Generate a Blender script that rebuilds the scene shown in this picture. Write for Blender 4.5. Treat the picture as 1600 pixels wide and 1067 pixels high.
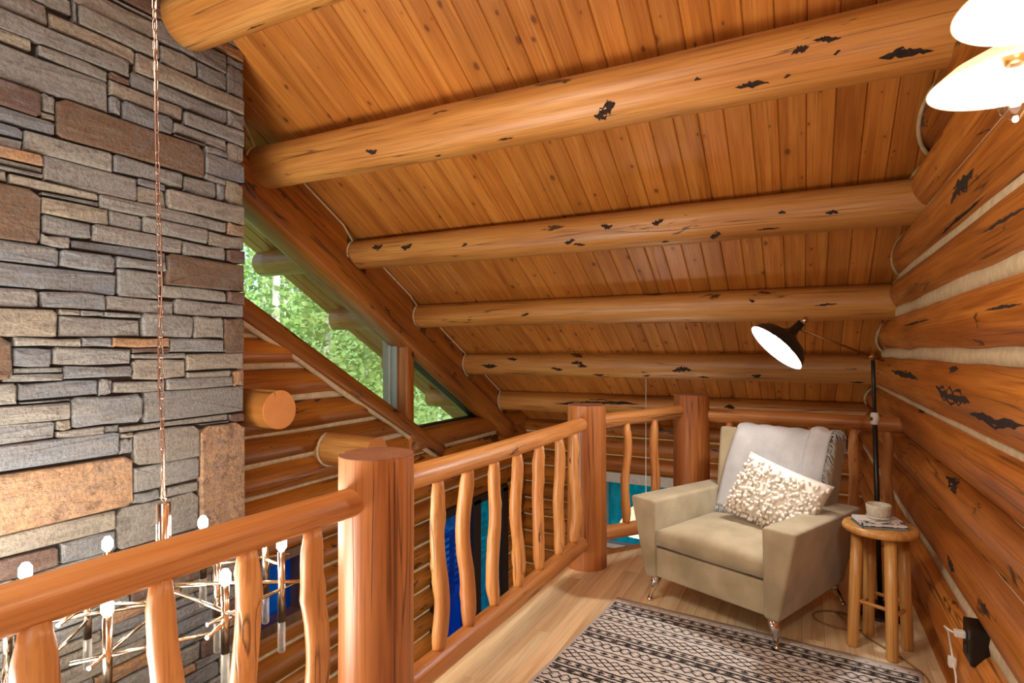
import bpy, bmesh, math, random
from mathutils import Vector, Matrix, noise as mnoise

for o in list(bpy.data.objects):
    bpy.data.objects.remove(o)
scene = bpy.context.scene
COL = scene.collection
PI = math.pi

# ---------------------------------------------------------------- camera
# X runs along the roof purlins (right), Y into the room along the right log wall, Z up, loft floor at z = 0
cam_d = bpy.data.cameras.new('camera')
cam = bpy.data.objects.new('camera', cam_d)
COL.objects.link(cam)
cam.location = (0, 0, 1.5)
cam.rotation_euler = (math.radians(90), 0, math.radians(26.82))
cam_d.sensor_width = 36
cam_d.lens = 20.25
cam_d.shift_y = 0.0084
cam_d.clip_start = 0.05
cam_d.clip_end = 300
scene.camera = cam

# ---------------------------------------------------------------- sky, sun, room light
world = bpy.data.worlds.new('sky')
scene.world = world
world.use_nodes = True
wn = world.node_tree
wn.nodes.clear()
w_out = wn.nodes.new('ShaderNodeOutputWorld')
w_bg = wn.nodes.new('ShaderNodeBackground')
w_sky = wn.nodes.new('ShaderNodeTexSky')
w_sky.sky_type = 'NISHITA'
w_sky.sun_disc = False
w_sky.sun_elevation = math.radians(48)
w_sky.sun_rotation = math.radians(120)
w_sky.air_density = 1.0
w_sky.dust_density = 4.0
wn.links.new(w_sky.outputs[0], w_bg.inputs[0])
w_bg.inputs[1].default_value = 0.42
wn.links.new(w_bg.outputs[0], w_out.inputs[0])

def add_light(name, kind, loc, energy, color, size=0.1, rot=(0, 0, 0), parent=None):
    d = bpy.data.lights.new(name, kind)
    d.energy = energy
    d.color = color
    if kind == 'AREA':
        d.size = size
    elif kind == 'SUN':
        d.angle = size
    else:
        d.shadow_soft_size = size
    o = bpy.data.objects.new(name, d)
    COL.objects.link(o)
    o.location = loc
    o.rotation_euler = rot
    return o

add_light('sun', 'SUN', (20, -20, 30), 4.6, (1.0, 0.95, 0.85), 0.02, (math.radians(46), 0, math.radians(62)))
# unseen area lights added as fill, then a point light on the ground floor
WARM = (1.0, 0.90, 0.78)
add_light('loft_fill', 'AREA', (-0.5, -1.6, 3.3), 14, (1.0, 0.92, 0.82), 1.6, (math.radians(38), 0, math.radians(10)))  # added fill from behind the camera, no fixture modelled
add_light('ceiling_fill', 'AREA', (-2.55, 0.2, 0.1), 120, WARM, 1.1, (math.radians(160), 0, 0))  # added fill aimed upward to brighten the ceiling
add_light('floor_fill', 'AREA', (-1.8, 0.3, 3.5), 54, (1.0, 0.93, 0.84), 0.7, (math.radians(32), 0, math.radians(-38)))  # added fill from high up, brightens the loft floor
add_light('ground_floor_lamp', 'POINT', (-1.6, 5.6, -0.9), 42, WARM, 0.25)

scene.view_settings.view_transform = 'Standard'
scene.view_settings.look = 'None'
scene.view_settings.gamma = 1.0
scene.view_settings.use_curve_mapping = False
scene.view_settings.exposure = 0.0

# ---------------------------------------------------------------- node helpers
def srgb(r, g, b):
    def f(c):
        c /= 255.0
        return c / 12.92 if c <= 0.04045 else ((c + 0.055) / 1.055) ** 2.4
    return (f(r), f(g), f(b), 1.0)

class NT:
    def __init__(self, name):
        self.mat = bpy.data.materials.new(name)
        self.mat.use_nodes = True
        self.t = self.mat.node_tree
        self.t.nodes.clear()
        self.out = self.n('ShaderNodeOutputMaterial')
    def n(self, typ, **kw):
        x = self.t.nodes.new(typ)
        for k, v in kw.items():
            setattr(x, k, v)
        return x
    def put(self, sock, v):
        if hasattr(v, 'is_output'):
            self.t.links.new(v, sock)
        elif v is not None:
            sock.default_value = v
    def math(self, op, a, b=None, c=None, clamp=False):
        x = self.n('ShaderNodeMath', operation=op, use_clamp=clamp)
        self.put(x.inputs[0], a)
        if b is not None: self.put(x.inputs[1], b)
        if c is not None: self.put(x.inputs[2], c)
        return x.outputs[0]
    def vmath(self, op, a, b):
        x = self.n('ShaderNodeVectorMath', operation=op)
        self.put(x.inputs[0], a); self.put(x.inputs[1], b)
        return x.outputs[0]
    def noise(self, vec, scale=1.0, detail=4.0, rough=0.5, dist=0.0):
        x = self.n('ShaderNodeTexNoise')
        self.put(x.inputs['Vector'], vec)
        x.inputs['Scale'].default_value = scale
        x.inputs['Detail'].default_value = detail
        x.inputs['Roughness'].default_value = rough
        x.inputs['Distortion'].default_value = dist
        return x.outputs[0]
    def ramp(self, fac, stops):
        x = self.n('ShaderNodeValToRGB')
        self.put(x.inputs[0], fac)
        e = x.color_ramp.elements
        while len(e) < len(stops): e.new(0.5)
        for k, (p, c) in enumerate(stops):
            e[k].position = p
            e[k].color = c
        return x.outputs[0]
    def band(self, v, lo, hi, a=0.0, b=1.0):
        x = self.n('ShaderNodeMapRange')
        self.put(x.inputs[0], v)
        x.inputs[1].default_value = lo; x.inputs[2].default_value = hi
        x.inputs[3].default_value = a; x.inputs[4].default_value = b
        return x.outputs[0]
    def mix(self, fac, a, b, mode='MIX'):
        x = self.n('ShaderNodeMix', data_type='RGBA', blend_type=mode)
        self.put(x.inputs[0], fac); self.put(x.inputs[6], a); self.put(x.inputs[7], b)
        return x.outputs[2]
    def coords(self):
        """object coordinates, shifted by a per-object random amount; also the random value"""
        tc = self.n('ShaderNodeTexCoord')
        oi = self.n('ShaderNodeObjectInfo')
        cmb = self.n('ShaderNodeCombineXYZ')
        for k, s in enumerate((37.0, 91.0, 53.0)):
            self.put(cmb.inputs[k], self.math('MULTIPLY', oi.outputs['Random'], s))
        return self.vmath('ADD', tc.outputs['Object'], cmb.outputs[0]), oi.outputs['Random'], tc.outputs['Object']
    def bsdf(self, color, rough=0.5, metal=0.0, bump=None, bstr=0.2, bdist=0.01, **kw):
        b = self.n('ShaderNodeBsdfPrincipled')
        self.put(b.inputs['Base Color'], color)
        self.put(b.inputs['Roughness'], rough)
        b.inputs['Metallic'].default_value = metal
        for k, v in kw.items():
            self.put(b.inputs[k.replace('_', ' ')], v)
        if bump is not None:
            bn = self.n('ShaderNodeBump')
            bn.inputs['Strength'].default_value = bstr
            bn.inputs['Distance'].default_value = bdist
            self.put(bn.inputs['Height'], bump)
            self.put(b.inputs['Normal'], bn.outputs[0])
        self.t.links.new(b.outputs[0], self.out.inputs[0])
        return self.mat

def plain(name, col, rough=0.5, metal=0.0, var=0.06, scale=30.0, **kw):
    m = NT(name)
    v, rnd, _ = m.coords()
    n = m.noise(v, scale, 4)
    d = [max(0, c * (1 - var * 2)) for c in col[:3]] + [1]
    l = [min(1, c * (1 + var)) for c in col[:3]] + [1]
    return m.bsdf(m.ramp(n, [(0.3, d), (0.7, l)]), rough, metal, bump=n, bstr=0.05, **kw)

def emitter(name, col, strength):
    m = NT(name)
    e = m.n('ShaderNodeEmission')
    e.inputs[0].default_value = col
    e.inputs[1].default_value = strength
    m.t.links.new(e.outputs[0], m.out.inputs[0])
    return m.mat

DARKWOOD = srgb(46, 26, 16)
def wood(name, c_dark, c_mid, c_light, patch=0.70, crack=1.0, knots=0.0, rough=0.42, s=9.0, val=0.22, patchcol=None, swirl=0.6, coat=0.0):
    """lengthwise grain along local Z: broad bands, fine fibres, long drying checks, dark bark scars, knots"""
    m = NT(name)
    def soft(c, k=0.0):
        l = 0.35 * c[0] + 0.5 * c[1] + 0.15 * c[2]
        return (c[0] + (l - c[0]) * k, (c[1] + (l - c[1]) * k) * 1.10, c[2] + (l - c[2]) * k * 1.1, 1.0)
    c_dark, c_mid, c_light = soft(c_dark), soft(c_mid), soft(c_light)
    v, rnd, raw = m.coords()
    broad = m.noise(m.vmath('MULTIPLY', v, (s, s, s * 0.07)), 1.0, 3, 0.55, swirl)
    col = m.ramp(broad, [(0.28, c_dark), (0.5, c_mid), (0.72, c_light)])
    blot = m.noise(m.vmath('MULTIPLY', v, (2.2, 2.2, 0.9)), 1.0, 1, 0.5)
    col = m.mix(m.band(blot, 0.42, 0.7, 0.0, 0.45), col, c_light)
    fine = m.noise(m.vmath('MULTIPLY', v, (95, 95, 2.4)), 1.0, 2, 0.6)
    col = m.mix(m.band(fine, 0.54, 0.30, 0.0, 0.6), col, c_dark)
    h = m.math('MULTIPLY', fine, 0.4)
    if crack > 0:
        cn = m.noise(m.vmath('MULTIPLY', v, (11, 11, 0.30)), 1.0, 2, 0.55, 0.2)
        line = m.band(m.math('ABSOLUTE', m.math('SUBTRACT', cn, 0.5)), 0.0, 0.012, 1.0, 0.0)
        gate = m.band(m.noise(m.vmath('MULTIPLY', v, (3, 3, 1.3)), 1.0, 1), 0.47, 0.55)
        line = m.math('MULTIPLY', line, gate)
        col = m.mix(m.math('MULTIPLY', line, 0.75 * crack), col, DARKWOOD)
        h = m.math('SUBTRACT', h, line)
    if patch < 1:
        pn = m.noise(m.vmath('MULTIPLY', v, (6.5, 6.5, 2.0)), 1.0, 4, 0.66, 0.3)
        pf = m.band(pn, patch, patch + 0.035)
        col = m.mix(m.math('MULTIPLY', pf, 0.88), col, patchcol or DARKWOOD)
        h = m.math('SUBTRACT', h, m.math('MULTIPLY', pf, 1.2))
    if knots > 0:
        vo = m.n('ShaderNodeTexVoronoi', voronoi_dimensions='2D')
        sx = m.n('ShaderNodeSeparateXYZ'); m.put(sx.inputs[0], v)
        cx = m.n('ShaderNodeCombineXYZ'); m.put(cx.inputs[0], m.math('MULTIPLY', sx.outputs[0], knots * 1.5)); m.put(cx.inputs[1], m.math('MULTIPLY', sx.outputs[2], knots * 0.9))
        m.put(vo.inputs['Vector'], cx.outputs[0])
        vo.inputs['Scale'].default_value = 1.0
        warp = m.math('ADD', vo.outputs['Distance'], m.math('MULTIPLY', m.math('SUBTRACT', m.noise(v, 40, 2), 0.5), 0.06))
        sc_ = m.n('ShaderNodeSeparateColor'); m.put(sc_.inputs[0], vo.outputs['Color'])
        warp = m.math('DIVIDE', warp, m.math('ADD', m.math('POWER', sc_.outputs[0], 2.0), 0.22))
        halo = m.band(warp, 0.05, 0.30, 1.0, 0.0)
        core = m.band(warp, 0.045, 0.10, 1.0, 0.0)
        col = m.mix(m.math('MULTIPLY', halo, 0.30), col, c_dark)
        col = m.mix(m.math('MULTIPLY', core, 0.72), col, srgb(84, 40, 16))
    hsv = m.n('ShaderNodeHueSaturation')
    m.put(hsv.inputs['Value'], m.band(rnd, 0, 1, 1 - val, 1 + val * 0.6))
    m.put(hsv.inputs['Color'], col)
    return m.bsdf(hsv.outputs[0], rough, bump=h, bstr=0.35, bdist=0.006, Coat_Weight=coat, Coat_Roughness=0.25)

M = {}
M['wall_log'] = wood('wall_log', srgb(128, 64, 16), srgb(180, 100, 36), srgb(208, 130, 60), patch=0.645, s=7, swirl=1.2, coat=0.06, val=0.2)
M['gable_log'] = wood('gable_log', srgb(116, 58, 12), srgb(168, 94, 26), srgb(192, 116, 40), patch=0.61, s=8, coat=0.04)
M['purlin'] = wood('purlin', srgb(150, 88, 38), srgb(190, 124, 62), srgb(210, 150, 88), patch=0.66, s=6, coat=0.05, val=0.14)
M['rafter'] = wood('rafter', srgb(108, 54, 14), srgb(156, 86, 28), srgb(180, 108, 42), patch=0.615, s=8)
M['plank'] = wood('plank', srgb(158, 88, 32), srgb(192, 116, 50), srgb(208, 136, 66), patch=1.1, crack=0.25, knots=3.3, s=13, val=0.14, rough=0.4, coat=0.05)
M['rail'] = wood('rail', srgb(164, 92, 44), srgb(205, 130, 72), srgb(226, 160, 98), patch=0.70, s=8, val=0.1, coat=0.1)
M['post'] = wood('post', srgb(132, 66, 28), srgb(172, 98, 48), srgb(196, 122, 66), patch=0.69, s=8, val=0.08, coat=0.1)
M['floor'] = wood('floor', srgb(214, 168, 128), srgb(242, 204, 166), srgb(250, 226, 194), patch=1.1, crack=0.0, s=12, val=0.16, rough=0.3, coat=0.25)
M['stool'] = wood('stool', srgb(168, 106, 50), srgb(206, 144, 80), srgb(222, 166, 104), patch=1.1, crack=0.0, s=14, val=0.05, rough=0.35)
M['dark_plank'] = wood('dark_plank', srgb(70, 44, 26), srgb(98, 66, 42), srgb(122, 84, 56), patch=1.1, crack=0.3, s=10, rough=0.5)
M['birch'] = wood('birch', srgb(170, 165, 155), srgb(214, 210, 200), srgb(236, 234, 228), patch=0.66, crack=0, s=6, patchcol=srgb(50, 44, 40))

def end_grain():
    m = NT('end_grain')
    tc = m.n('ShaderNodeTexCoord')
    v = m.vmath('MULTIPLY', tc.outputs['Object'], (1, 1, 0))
    w = m.n('ShaderNodeTexWave', wave_type='RINGS', rings_direction='SPHERICAL')
    m.put(w.inputs['Vector'], v)
    w.inputs['Scale'].default_value = 26
    w.inputs['Distortion'].default_value = 2.5
    w.inputs['Detail Scale'].default_value = 1.5
    return m.bsdf(m.mix(m.noise(v, 9, 4), m.ramp(w.outputs[1], [(0, srgb(196, 128, 66)), (1, srgb(214, 150, 88))]), srgb(186, 112, 54)), 0.6)
M['end_grain'] = end_grain()
M['post_end'] = wood('post_end', srgb(128, 70, 50), srgb(150, 92, 70), srgb(170, 112, 86), patch=1.1, crack=0.2, s=10, rough=0.45, val=0.05)
M['chink'] = plain('chinking_mortar', srgb(208, 188, 152), 0.85, var=0.10, scale=22)

def stone_mat(name, stops, speck, rough=0.85):
    m = NT(name)
    v, rnd, raw = m.coords()
    col = m.ramp(rnd, stops)
    bed = m.noise(m.vmath('MULTIPLY', v, (6, 3, 22)), 1.0, 5, 0.6, 0.4)
    col = m.mix(m.band(bed, 0.42, 0.72, 0.0, 0.40), col, srgb(150, 138, 122))
    blot = m.noise(v, 7, 4, 0.6)
    col = m.mix(m.band(blot, 0.5, 0.72, 0.0, 0.55), col, srgb(120, 116, 116))
    col = m.mix(m.band(m.noise(m.vmath('MULTIPLY', v, (5, 5, 16)), 1.0, 6, 0.7, 1.0), 0.50, 0.66, 0.0, 0.5), col, srgb(92, 84, 78))
    f = m.noise(v, 55, 5, 0.65)
    if speck:
        col = m.mix(m.band(m.noise(v, 26, 5, 0.7, 0.5), 0.46, 0.6, 0, 0.9), col, speck)
        col = m.mix(m.band(m.noise(v, 15, 6, 0.7), 0.56, 0.66, 0, 0.8), col, srgb(96, 72, 56))
    col = m.mix(m.band(f, 0.52, 0.32, 0, 0.5), col, srgb(70, 60, 52))
    return m.bsdf(col, rough, bump=m.math('ADD', f, m.math('MULTIPLY', bed, 1.5)), bstr=0.8, bdist=0.014)
M['stone'] = stone_mat('ledge_stone', [(0.0, srgb(118, 124, 128)), (0.2, srgb(142, 141, 134)), (0.42, srgb(108, 116, 126)), (0.6, srgb(152, 143, 126)), (0.8, srgb(120, 127, 135)), (1.0, srgb(140, 139, 134))], None)
M['stone_rust'] = stone_mat('rust_stone', [(0, srgb(150, 116, 88)), (1, srgb(168, 132, 100))], srgb(178, 142, 108))
M['stone_brown'] = stone_mat('brown_stone', [(0, srgb(92, 74, 60)), (1, srgb(108, 86, 68))], srgb(112, 86, 64))
M['stone_dark'] = stone_mat('dark_stone', [(0, srgb(92, 70, 62)), (1, srgb(104, 78, 66))], srgb(98, 74, 66))
M['stone_orange'] = stone_mat('orange_stone', [(0, srgb(164, 122, 80)), (1, srgb(172, 132, 92))], None)
M['mortar'] = plain('mortar', srgb(58, 48, 40), 0.95, var=0.2)

def glass_mat(name, tint, refl=0.06, rough=0.0):
    m = NT(name)
    t = m.n('ShaderNodeBsdfTransparent'); t.inputs[0].default_value = tint
    g = m.n('ShaderNodeBsdfGlossy'); g.inputs[1].default_value = rough
    x = m.n('ShaderNodeMixShader')
    fr = m.n('ShaderNodeFresnel'); fr.inputs[0].default_value = 1.45
    m.put(x.inputs[0], m.math('MULTIPLY', fr.outputs[0], refl * 10))
    m.t.links.new(t.outputs[0], x.inputs[1]); m.t.links.new(g.outputs[0], x.inputs[2])
    m.t.links.new(x.outputs[0], m.out.inputs[0])
    return m.mat
M['glass'] = glass_mat('window_glass', (0.95, 0.98, 0.96, 1), 0.04)
def art_glass(name, tint, body, share):
    """tinted, slightly mottled glass: part clear tint, part scattering body colour"""
    m = NT(name)
    v, r, raw = m.coords()
    n = m.noise(raw, 9, 4, 0.6)
    t_ = m.n('ShaderNodeBsdfTransparent'); t_.inputs[0].default_value = tint
    d = m.n('ShaderNodeBsdfTranslucent')
    m.put(d.inputs[0], m.mix(m.band(n, 0.35, 0.65), [c * 0.55 for c in body[:3]] + [1], body))
    x = m.n('ShaderNodeMixShader'); x.inputs[0].default_value = share
    g = m.n('ShaderNodeBsdfGlossy'); g.inputs[1].default_value = 0.02
    y = m.n('ShaderNodeMixShader'); y.inputs[0].default_value = 0.03
    m.t.links.new(t_.outputs[0], x.inputs[1]); m.t.links.new(d.outputs[0], x.inputs[2])
    m.t.links.new(x.outputs[0], y.inputs[1]); m.t.links.new(g.outputs[0], y.inputs[2]); m.t.links.new(y.outputs[0], m.out.inputs[0])
    return m.mat
M['glass_blue'] = art_glass('blue_tinted_glass', (0.10, 0.36, 0.95, 1), (0.02, 0.20, 0.75, 1), 0.22)
M['glass_teal'] = art_glass('teal_tinted_glass', (0.0, 0.45, 0.8, 1), (0.0, 0.55, 0.62, 1), 0.5)
M['rod_glass'] = art_glass('rod_glass', (0.9, 0.9, 0.88, 1), (0.9, 0.88, 0.84, 1), 0.35)
M['alu'] = plain('grey_aluminium', srgb(150, 146, 144), 0.4, 0.4, var=0.03)
M['dark_frame'] = plain('dark_bronze_frame', srgb(34, 26, 22), 0.5)
M['chrome'] = plain('chrome', srgb(225, 220, 212), 0.12, 1.0, var=0.01)
M['nickel'] = plain('polished_nickel', srgb(225, 212, 190), 0.18, 1.0, var=0.02)
M['copper'] = plain('copper_chain', srgb(190, 160, 142), 0.28, 1.0, var=0.03)
M['black'] = plain('black_metal', srgb(24, 21, 20), 0.4, 0.2)
M['bronze'] = plain('aged_brass', srgb(150, 110, 66), 0.35, 0.9)
M['white_plastic'] = plain('white_plastic', srgb(225, 220, 212), 0.4)
M['trim_white'] = plain('painted_trim', srgb(196, 190, 178), 0.6)

# ---------------------------------------------------------------- object helpers
def tag(o, label=None, cat=None, group=None, kind=None):
    if label: o['label'] = label
    if cat: o['category'] = cat
    if group: o['group'] = group
    if kind: o['kind'] = kind
    return o

def wmat(o):
    m = o.matrix_basis.copy()
    if o.parent:
        m = wmat(o.parent) @ o.matrix_parent_inverse @ m
    return m

def link(name, data, mw=None, parent=None):
    o = bpy.data.objects.new(name, data)
    COL.objects.link(o)
    if mw is not None:
        o.matrix_basis = mw
    if parent is not None:
        o.parent = parent
        o.matrix_parent_inverse = wmat(parent).inverted()
    return o

def empty(name, loc=(0, 0, 0), rz=0.0):
    o = bpy.data.objects.new(name, None)
    o.empty_display_size = 0.1
    COL.objects.link(o)
    o.matrix_basis = Matrix.Translation(loc) @ Matrix.Rotation(rz, 4, 'Z')
    return o

def from_bm(name, bm, mats, mw=None, parent=None, smooth=False):
    me = bpy.data.meshes.new(name)
    bm.normal_update()
    if smooth:
        for f in bm.faces: f.smooth = True
    bm.to_mesh(me); bm.free()
    for m in (mats if isinstance(mats, (list, tuple)) else [mats]):
        me.materials.append(m)
    return link(name, me, mw, parent)

def hexa_bm(p, bev=0.0, seg=2):
    """solid from 8 corners: 0-3 bottom ring, 4-7 top ring"""
    bm = bmesh.new()
    vs = [bm.verts.new(q) for q in p]
    for f in ((3, 2, 1, 0), (4, 5, 6, 7), (0, 1, 5, 4), (1, 2, 6, 5), (2, 3, 7, 6), (3, 0, 4, 7)):
        bm.faces.new([vs[k] for k in f])
    bmesh.ops.recalc_face_normals(bm, faces=bm.faces)
    if bev > 0:
        bmesh.ops.bevel(bm, geom=list(bm.edges), offset=bev, segments=seg, profile=0.6, affect='EDGES')
    return bm

def box_bm(x0, x1, y0, y1, z0, z1, bev=0.0, seg=2):
    return hexa_bm([(x0, y0, z0), (x1, y0, z0), (x1, y1, z0), (x0, y1, z0), (x0, y0, z1), (x1, y0, z1), (x1, y1, z1), (x0, y1, z1)], bev, seg)

def box(name, x0, x1, y0, y1, z0, z1, mat, parent=None, bev=0.0, mw=None, seg=2, smooth=False):
    """box with its origin at its own centre"""
    c = Vector(((x0 + x1) / 2, (y0 + y1) / 2, (z0 + z1) / 2))
    bm = box_bm(x0 - c.x, x1 - c.x, y0 - c.y, y1 - c.y, z0 - c.z, z1 - c.z, bev, seg)
    t = Matrix.Translation(c)
    return from_bm(name, bm, mat, (mw @ t) if mw is not None else t, parent, smooth)

def axis_matrix(p0, p1, roll=0.0):
    p0, p1 = Vector(p0), Vector(p1)
    z = (p1 - p0).normalized()
    up = Vector((0, 0, 1)) if abs(z.z) < 0.95 else Vector((0, 1, 0))
    x = up.cross(z).normalized()
    y = z.cross(x)
    m = Matrix((x, y, z)).transposed().to_4x4()
    m.translation = p0
    return m @ Matrix.Rotation(roll, 4, 'Z')

def log_bm(L, r0, r1, seed=0, bow=0.0, lump=0.025, sides=22, step=0.2, sq=None, notch=None, knobs=0, cap_bevel=0.0, wob=0.0):
    """a peeled log along +Z: taper, slight bow, lumps; sq = (half width x, half width y) for a flattened hewn section; notch = drying checks"""
    rnd = random.Random(seed)
    ph = [rnd.uniform(0, 6.28) for _ in range(8)]
    n = max(3, int(L / step) + 1)
    zs = [L * k / (n - 1) for k in range(n)]
    kn = [(rnd.uniform(0.05, 0.95) * L, rnd.uniform(0, 6.28), rnd.uniform(0.12, 0.3)) for _ in range(knobs)]
    angs = [2 * PI * k / sides for k in range(sides)]
    cut = [1.0] * sides
    if notch:
        ext = []
        for a0, depth in notch:
            ext += [(a0 - 0.045, 1.0), (a0 - 0.012, 1 - depth), (a0 + 0.012, 1 - depth), (a0 + 0.045, 1.0)]
        pairs = sorted([(a, 1.0) for a in angs if all(abs((a - a0 + PI) % (2 * PI) - PI) > 0.06 for a0, _ in notch)] + [(a % (2 * PI), c) for a, c in ext])
        angs = [p[0] for p in pairs]; cut = [p[1] for p in pairs]
    bm = bmesh.new()
    rings = []
    for z in zs:
        t = z / L
        cx = bow * math.sin(PI * t) * math.cos(ph[0]) + wob * math.sin(7.1 * t + ph[5]) * math.sin(PI * t)
        cy = bow * math.sin(PI * t) * math.sin(ph[0]) + wob * math.sin(5.3 * t + ph[6]) * math.sin(PI * t)
        r = r0 + (r1 - r0) * t
        r *= 1 + lump * 0.5 * math.sin(3.1 * z + ph[1]) + lump * 0.4 * math.sin(7.7 * z + ph[2])
        ring = []
        for a, c in zip(angs, cut):
            rr = r * c * (1 + lump * math.cos(2 * a + ph[3] + 0.9 * z) + lump * 0.6 * math.cos(3 * a + ph[4] - 0.6 * z))
            for kz, ka, ks in kn:
                da = (a - ka + PI) % (2 * PI) - PI
                rr += r * ks * math.exp(-((z - kz) / (r * 0.9)) ** 2 - (da / 0.7) ** 2)
            if sq:
                ca, sa = math.cos(a), math.sin(a)
                e = 0.45
                x = sq[0] * math.copysign(abs(ca) ** e, ca) * rr / r0
                y = sq[1] * math.copysign(abs(sa) ** e, sa) * rr / r0
            else:
                x, y = rr * math.cos(a), rr * math.sin(a)
            ring.append(bm.verts.new((cx + x, cy + y, z)))
        rings.append(ring)
    N = len(angs)
    for a, b in zip(rings, rings[1:]):
        for k in range(N):
            f = bm.faces.new((a[k], a[(k + 1) % N], b[(k + 1) % N], b[k]))
            f.smooth = True
    for ring, rev in ((rings[0], True), (rings[-1], False)):
        f = bm.faces.new(ring[::-1] if rev else ring)
        f.material_index = 1
        if cap_bevel > 0:
            r = bmesh.ops.inset_individual(bm, faces=[f], thickness=cap_bevel)
            bmesh.ops.translate(bm, verts=f.verts, vec=(0, 0, -cap_bevel if rev else cap_bevel))
            for g in r['faces']: g.material_index = 1
    return bm

def cut_bm(bm, mw, plane_co, plane_no):
    """remove what lies on the plane_no side of a world plane and close the hole"""
    inv = mw.inverted()
    co = inv @ Vector(plane_co)
    no = (inv.to_3x3() @ Vector(plane_no)).normalized()
    g = bmesh.ops.bisect_plane(bm, geom=list(bm.verts) + list(bm.edges) + list(bm.faces), plane_co=co, plane_no=no, clear_outer=True)
    ed = [e for e in g['geom_cut'] if isinstance(e, bmesh.types.BMEdge)]
    if ed:
        r = bmesh.ops.holes_fill(bm, edges=[e for e in bm.edges if e.is_boundary])
        for f in r['faces']: f.material_index = 1

def log(name, p0, p1, r0, r1, mat, parent=None, seed=0, cuts=(), roll=None, end='end_grain', **kw):
    mw = axis_matrix(p0, p1, roll if roll is not None else (0 if kw.get('sq') else seed * 1.7))
    bm = log_bm((Vector(p1) - Vector(p0)).length, r0, r1, seed=seed, **kw)
    for co, no in cuts:
        cut_bm(bm, mw, co, no)
    if not bm.faces:
        bm.free(); return None
    return from_bm(name, bm, [M[mat] if isinstance(mat, str) else mat, M[end]], mw, parent)

def tube_bm(pts, r, sides=8, caps=True, bm=None, closed=False):
    """round tube through points; r may be a list"""
    bm = bm or bmesh.new()
    pts = [Vector(p) for p in pts]
    n = len(pts)
    rings = []
    prev = None
    for k, p in enumerate(pts):
        if closed:
            t = (pts[(k + 1) % n] - pts[k - 1])
        else:
            t = pts[min(k + 1, n - 1)] - pts[max(k - 1, 0)]
        t.normalize()
        if prev is None:
            a = Vector((0, 0, 1)) if abs(t.z) < 0.9 else Vector((1, 0, 0))
            x = a.cross(t).normalized()
        else:
            x = (prev - t * prev.dot(t)).normalized()
        prev = x
        y = t.cross(x)
        rr = r[k] if isinstance(r, (list, tuple)) else r
        rings.append([bm.verts.new(p + (x * math.cos(2 * PI * j / sides) + y * math.sin(2 * PI * j / sides)) * rr) for j in range(sides)])
    m = n if closed else n - 1
    for k in range(m):
        a, b = rings[k], rings[(k + 1) % n]
        for j in range(sides):
            f = bm.faces.new((a[j], a[(j + 1) % sides], b[(j + 1) % sides], b[j]))
            f.smooth = True
    if caps and not closed:
        bm.faces.new(rings[0][::-1]); bm.faces.new(rings[-1])
    return bm

def tube(name, pts, r, mat, parent=None, sides=8):
    c = Vector(pts[0])
    bm = tube_bm([Vector(p) - c for p in pts], r, sides)
    return from_bm(name, bm, M[mat] if isinstance(mat, str) else mat, Matrix.Translation(c), parent)

def lathe_bm(prof, sides=32, smooth=True):
    """revolve (r, z) profile about Z"""
    bm = bmesh.new()
    rings = []
    for r, z in prof:
        if r < 1e-5:
            rings.append([bm.verts.new((0, 0, z))])
        else:
            rings.append([bm.verts.new((r * math.cos(2 * PI * k / sides), r * math.sin(2 * PI * k / sides), z)) for k in range(sides)])
    for a, b in zip(rings, rings[1:]):
        for k in range(sides):
            k2 = (k + 1) % sides
            if len(a) == 1 and len(b) == 1: continue
            if len(a) == 1: f = bm.faces.new((a[0], b[k2], b[k]))
            elif len(b) == 1: f = bm.faces.new((a[k], a[k2], b[0]))
            else: f = bm.faces.new((a[k], a[k2], b[k2], b[k]))
            f.smooth = smooth
    return bm

def lathe(name, prof, mat, mw, parent=None, sides=32, smooth=True):
    return from_bm(name, lathe_bm(prof, sides, smooth), M[mat] if isinstance(mat, str) else mat, mw, parent)
# ================================================================ THE SETTING
SL = 0.56
def ceil_z(y): return 4.90 - SL * y
NR = Vector((0, SL, 1)).normalized()          # up-facing normal of the roof plane
XW = 0.57                                     # front of the right log wall
XG = -3.75                                    # front of the gable wall on the left
YE = 7.85                                     # front of the eave wall at the back
ZG = -2.75                                    # ground floor

# ---- ceiling: tongue and groove planks up the slope
ridge_y, eave_y = -1.6, 8.7
y_l, z_l = eave_y, ceil_z(eave_y)
y_h, z_h = ridge_y, ceil_z(ridge_y)
PL = math.hypot(y_h - y_l, z_h - z_l)
bm = hexa_bm([(-5.2, eave_y, z_l + 0.045), (1.5, eave_y, z_l + 0.045), (1.5, ridge_y, z_h + 0.045), (-5.2, ridge_y, z_h + 0.045),
              (-5.2, eave_y, z_l + 0.2), (1.5, eave_y, z_l + 0.2), (1.5, ridge_y, z_h + 0.2), (-5.2, ridge_y, z_h + 0.2)])
ceiling = tag(from_bm('ceiling', bm, M['dark_plank']), 'sloping pine tongue and groove plank ceiling of the loft', 'ceiling', kind='structure')
PWID = 0.145
bm = bmesh.new()
w, g = PWID / 2, 0.007
sec = [(-w + 0.001, 0.02), (-w + 0.001, 0.002), (-w + g, -0.004), (w - g, -0.004), (w - 0.001, 0.002), (w - 0.001, 0.02)]
rings = [[bm.verts.new((x, y, z)) for x, y in sec] for z in (0, PL)]
for k in range(6):
    bm.faces.new((rings[0][k], rings[0][(k + 1) % 6], rings[1][(k + 1) % 6], rings[1][k]))
bm.faces.new(rings[0][::-1]); bm.faces.new(rings[1])
bmesh.ops.recalc_face_normals(bm, faces=bm.faces)
plank_me = bpy.data.meshes.new('plank')
bm.to_mesh(plank_me); bm.free()
plank_me.materials.append(M['plank'])
zax = Vector((0, y_h - y_l, z_h - z_l)).normalized()
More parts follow.
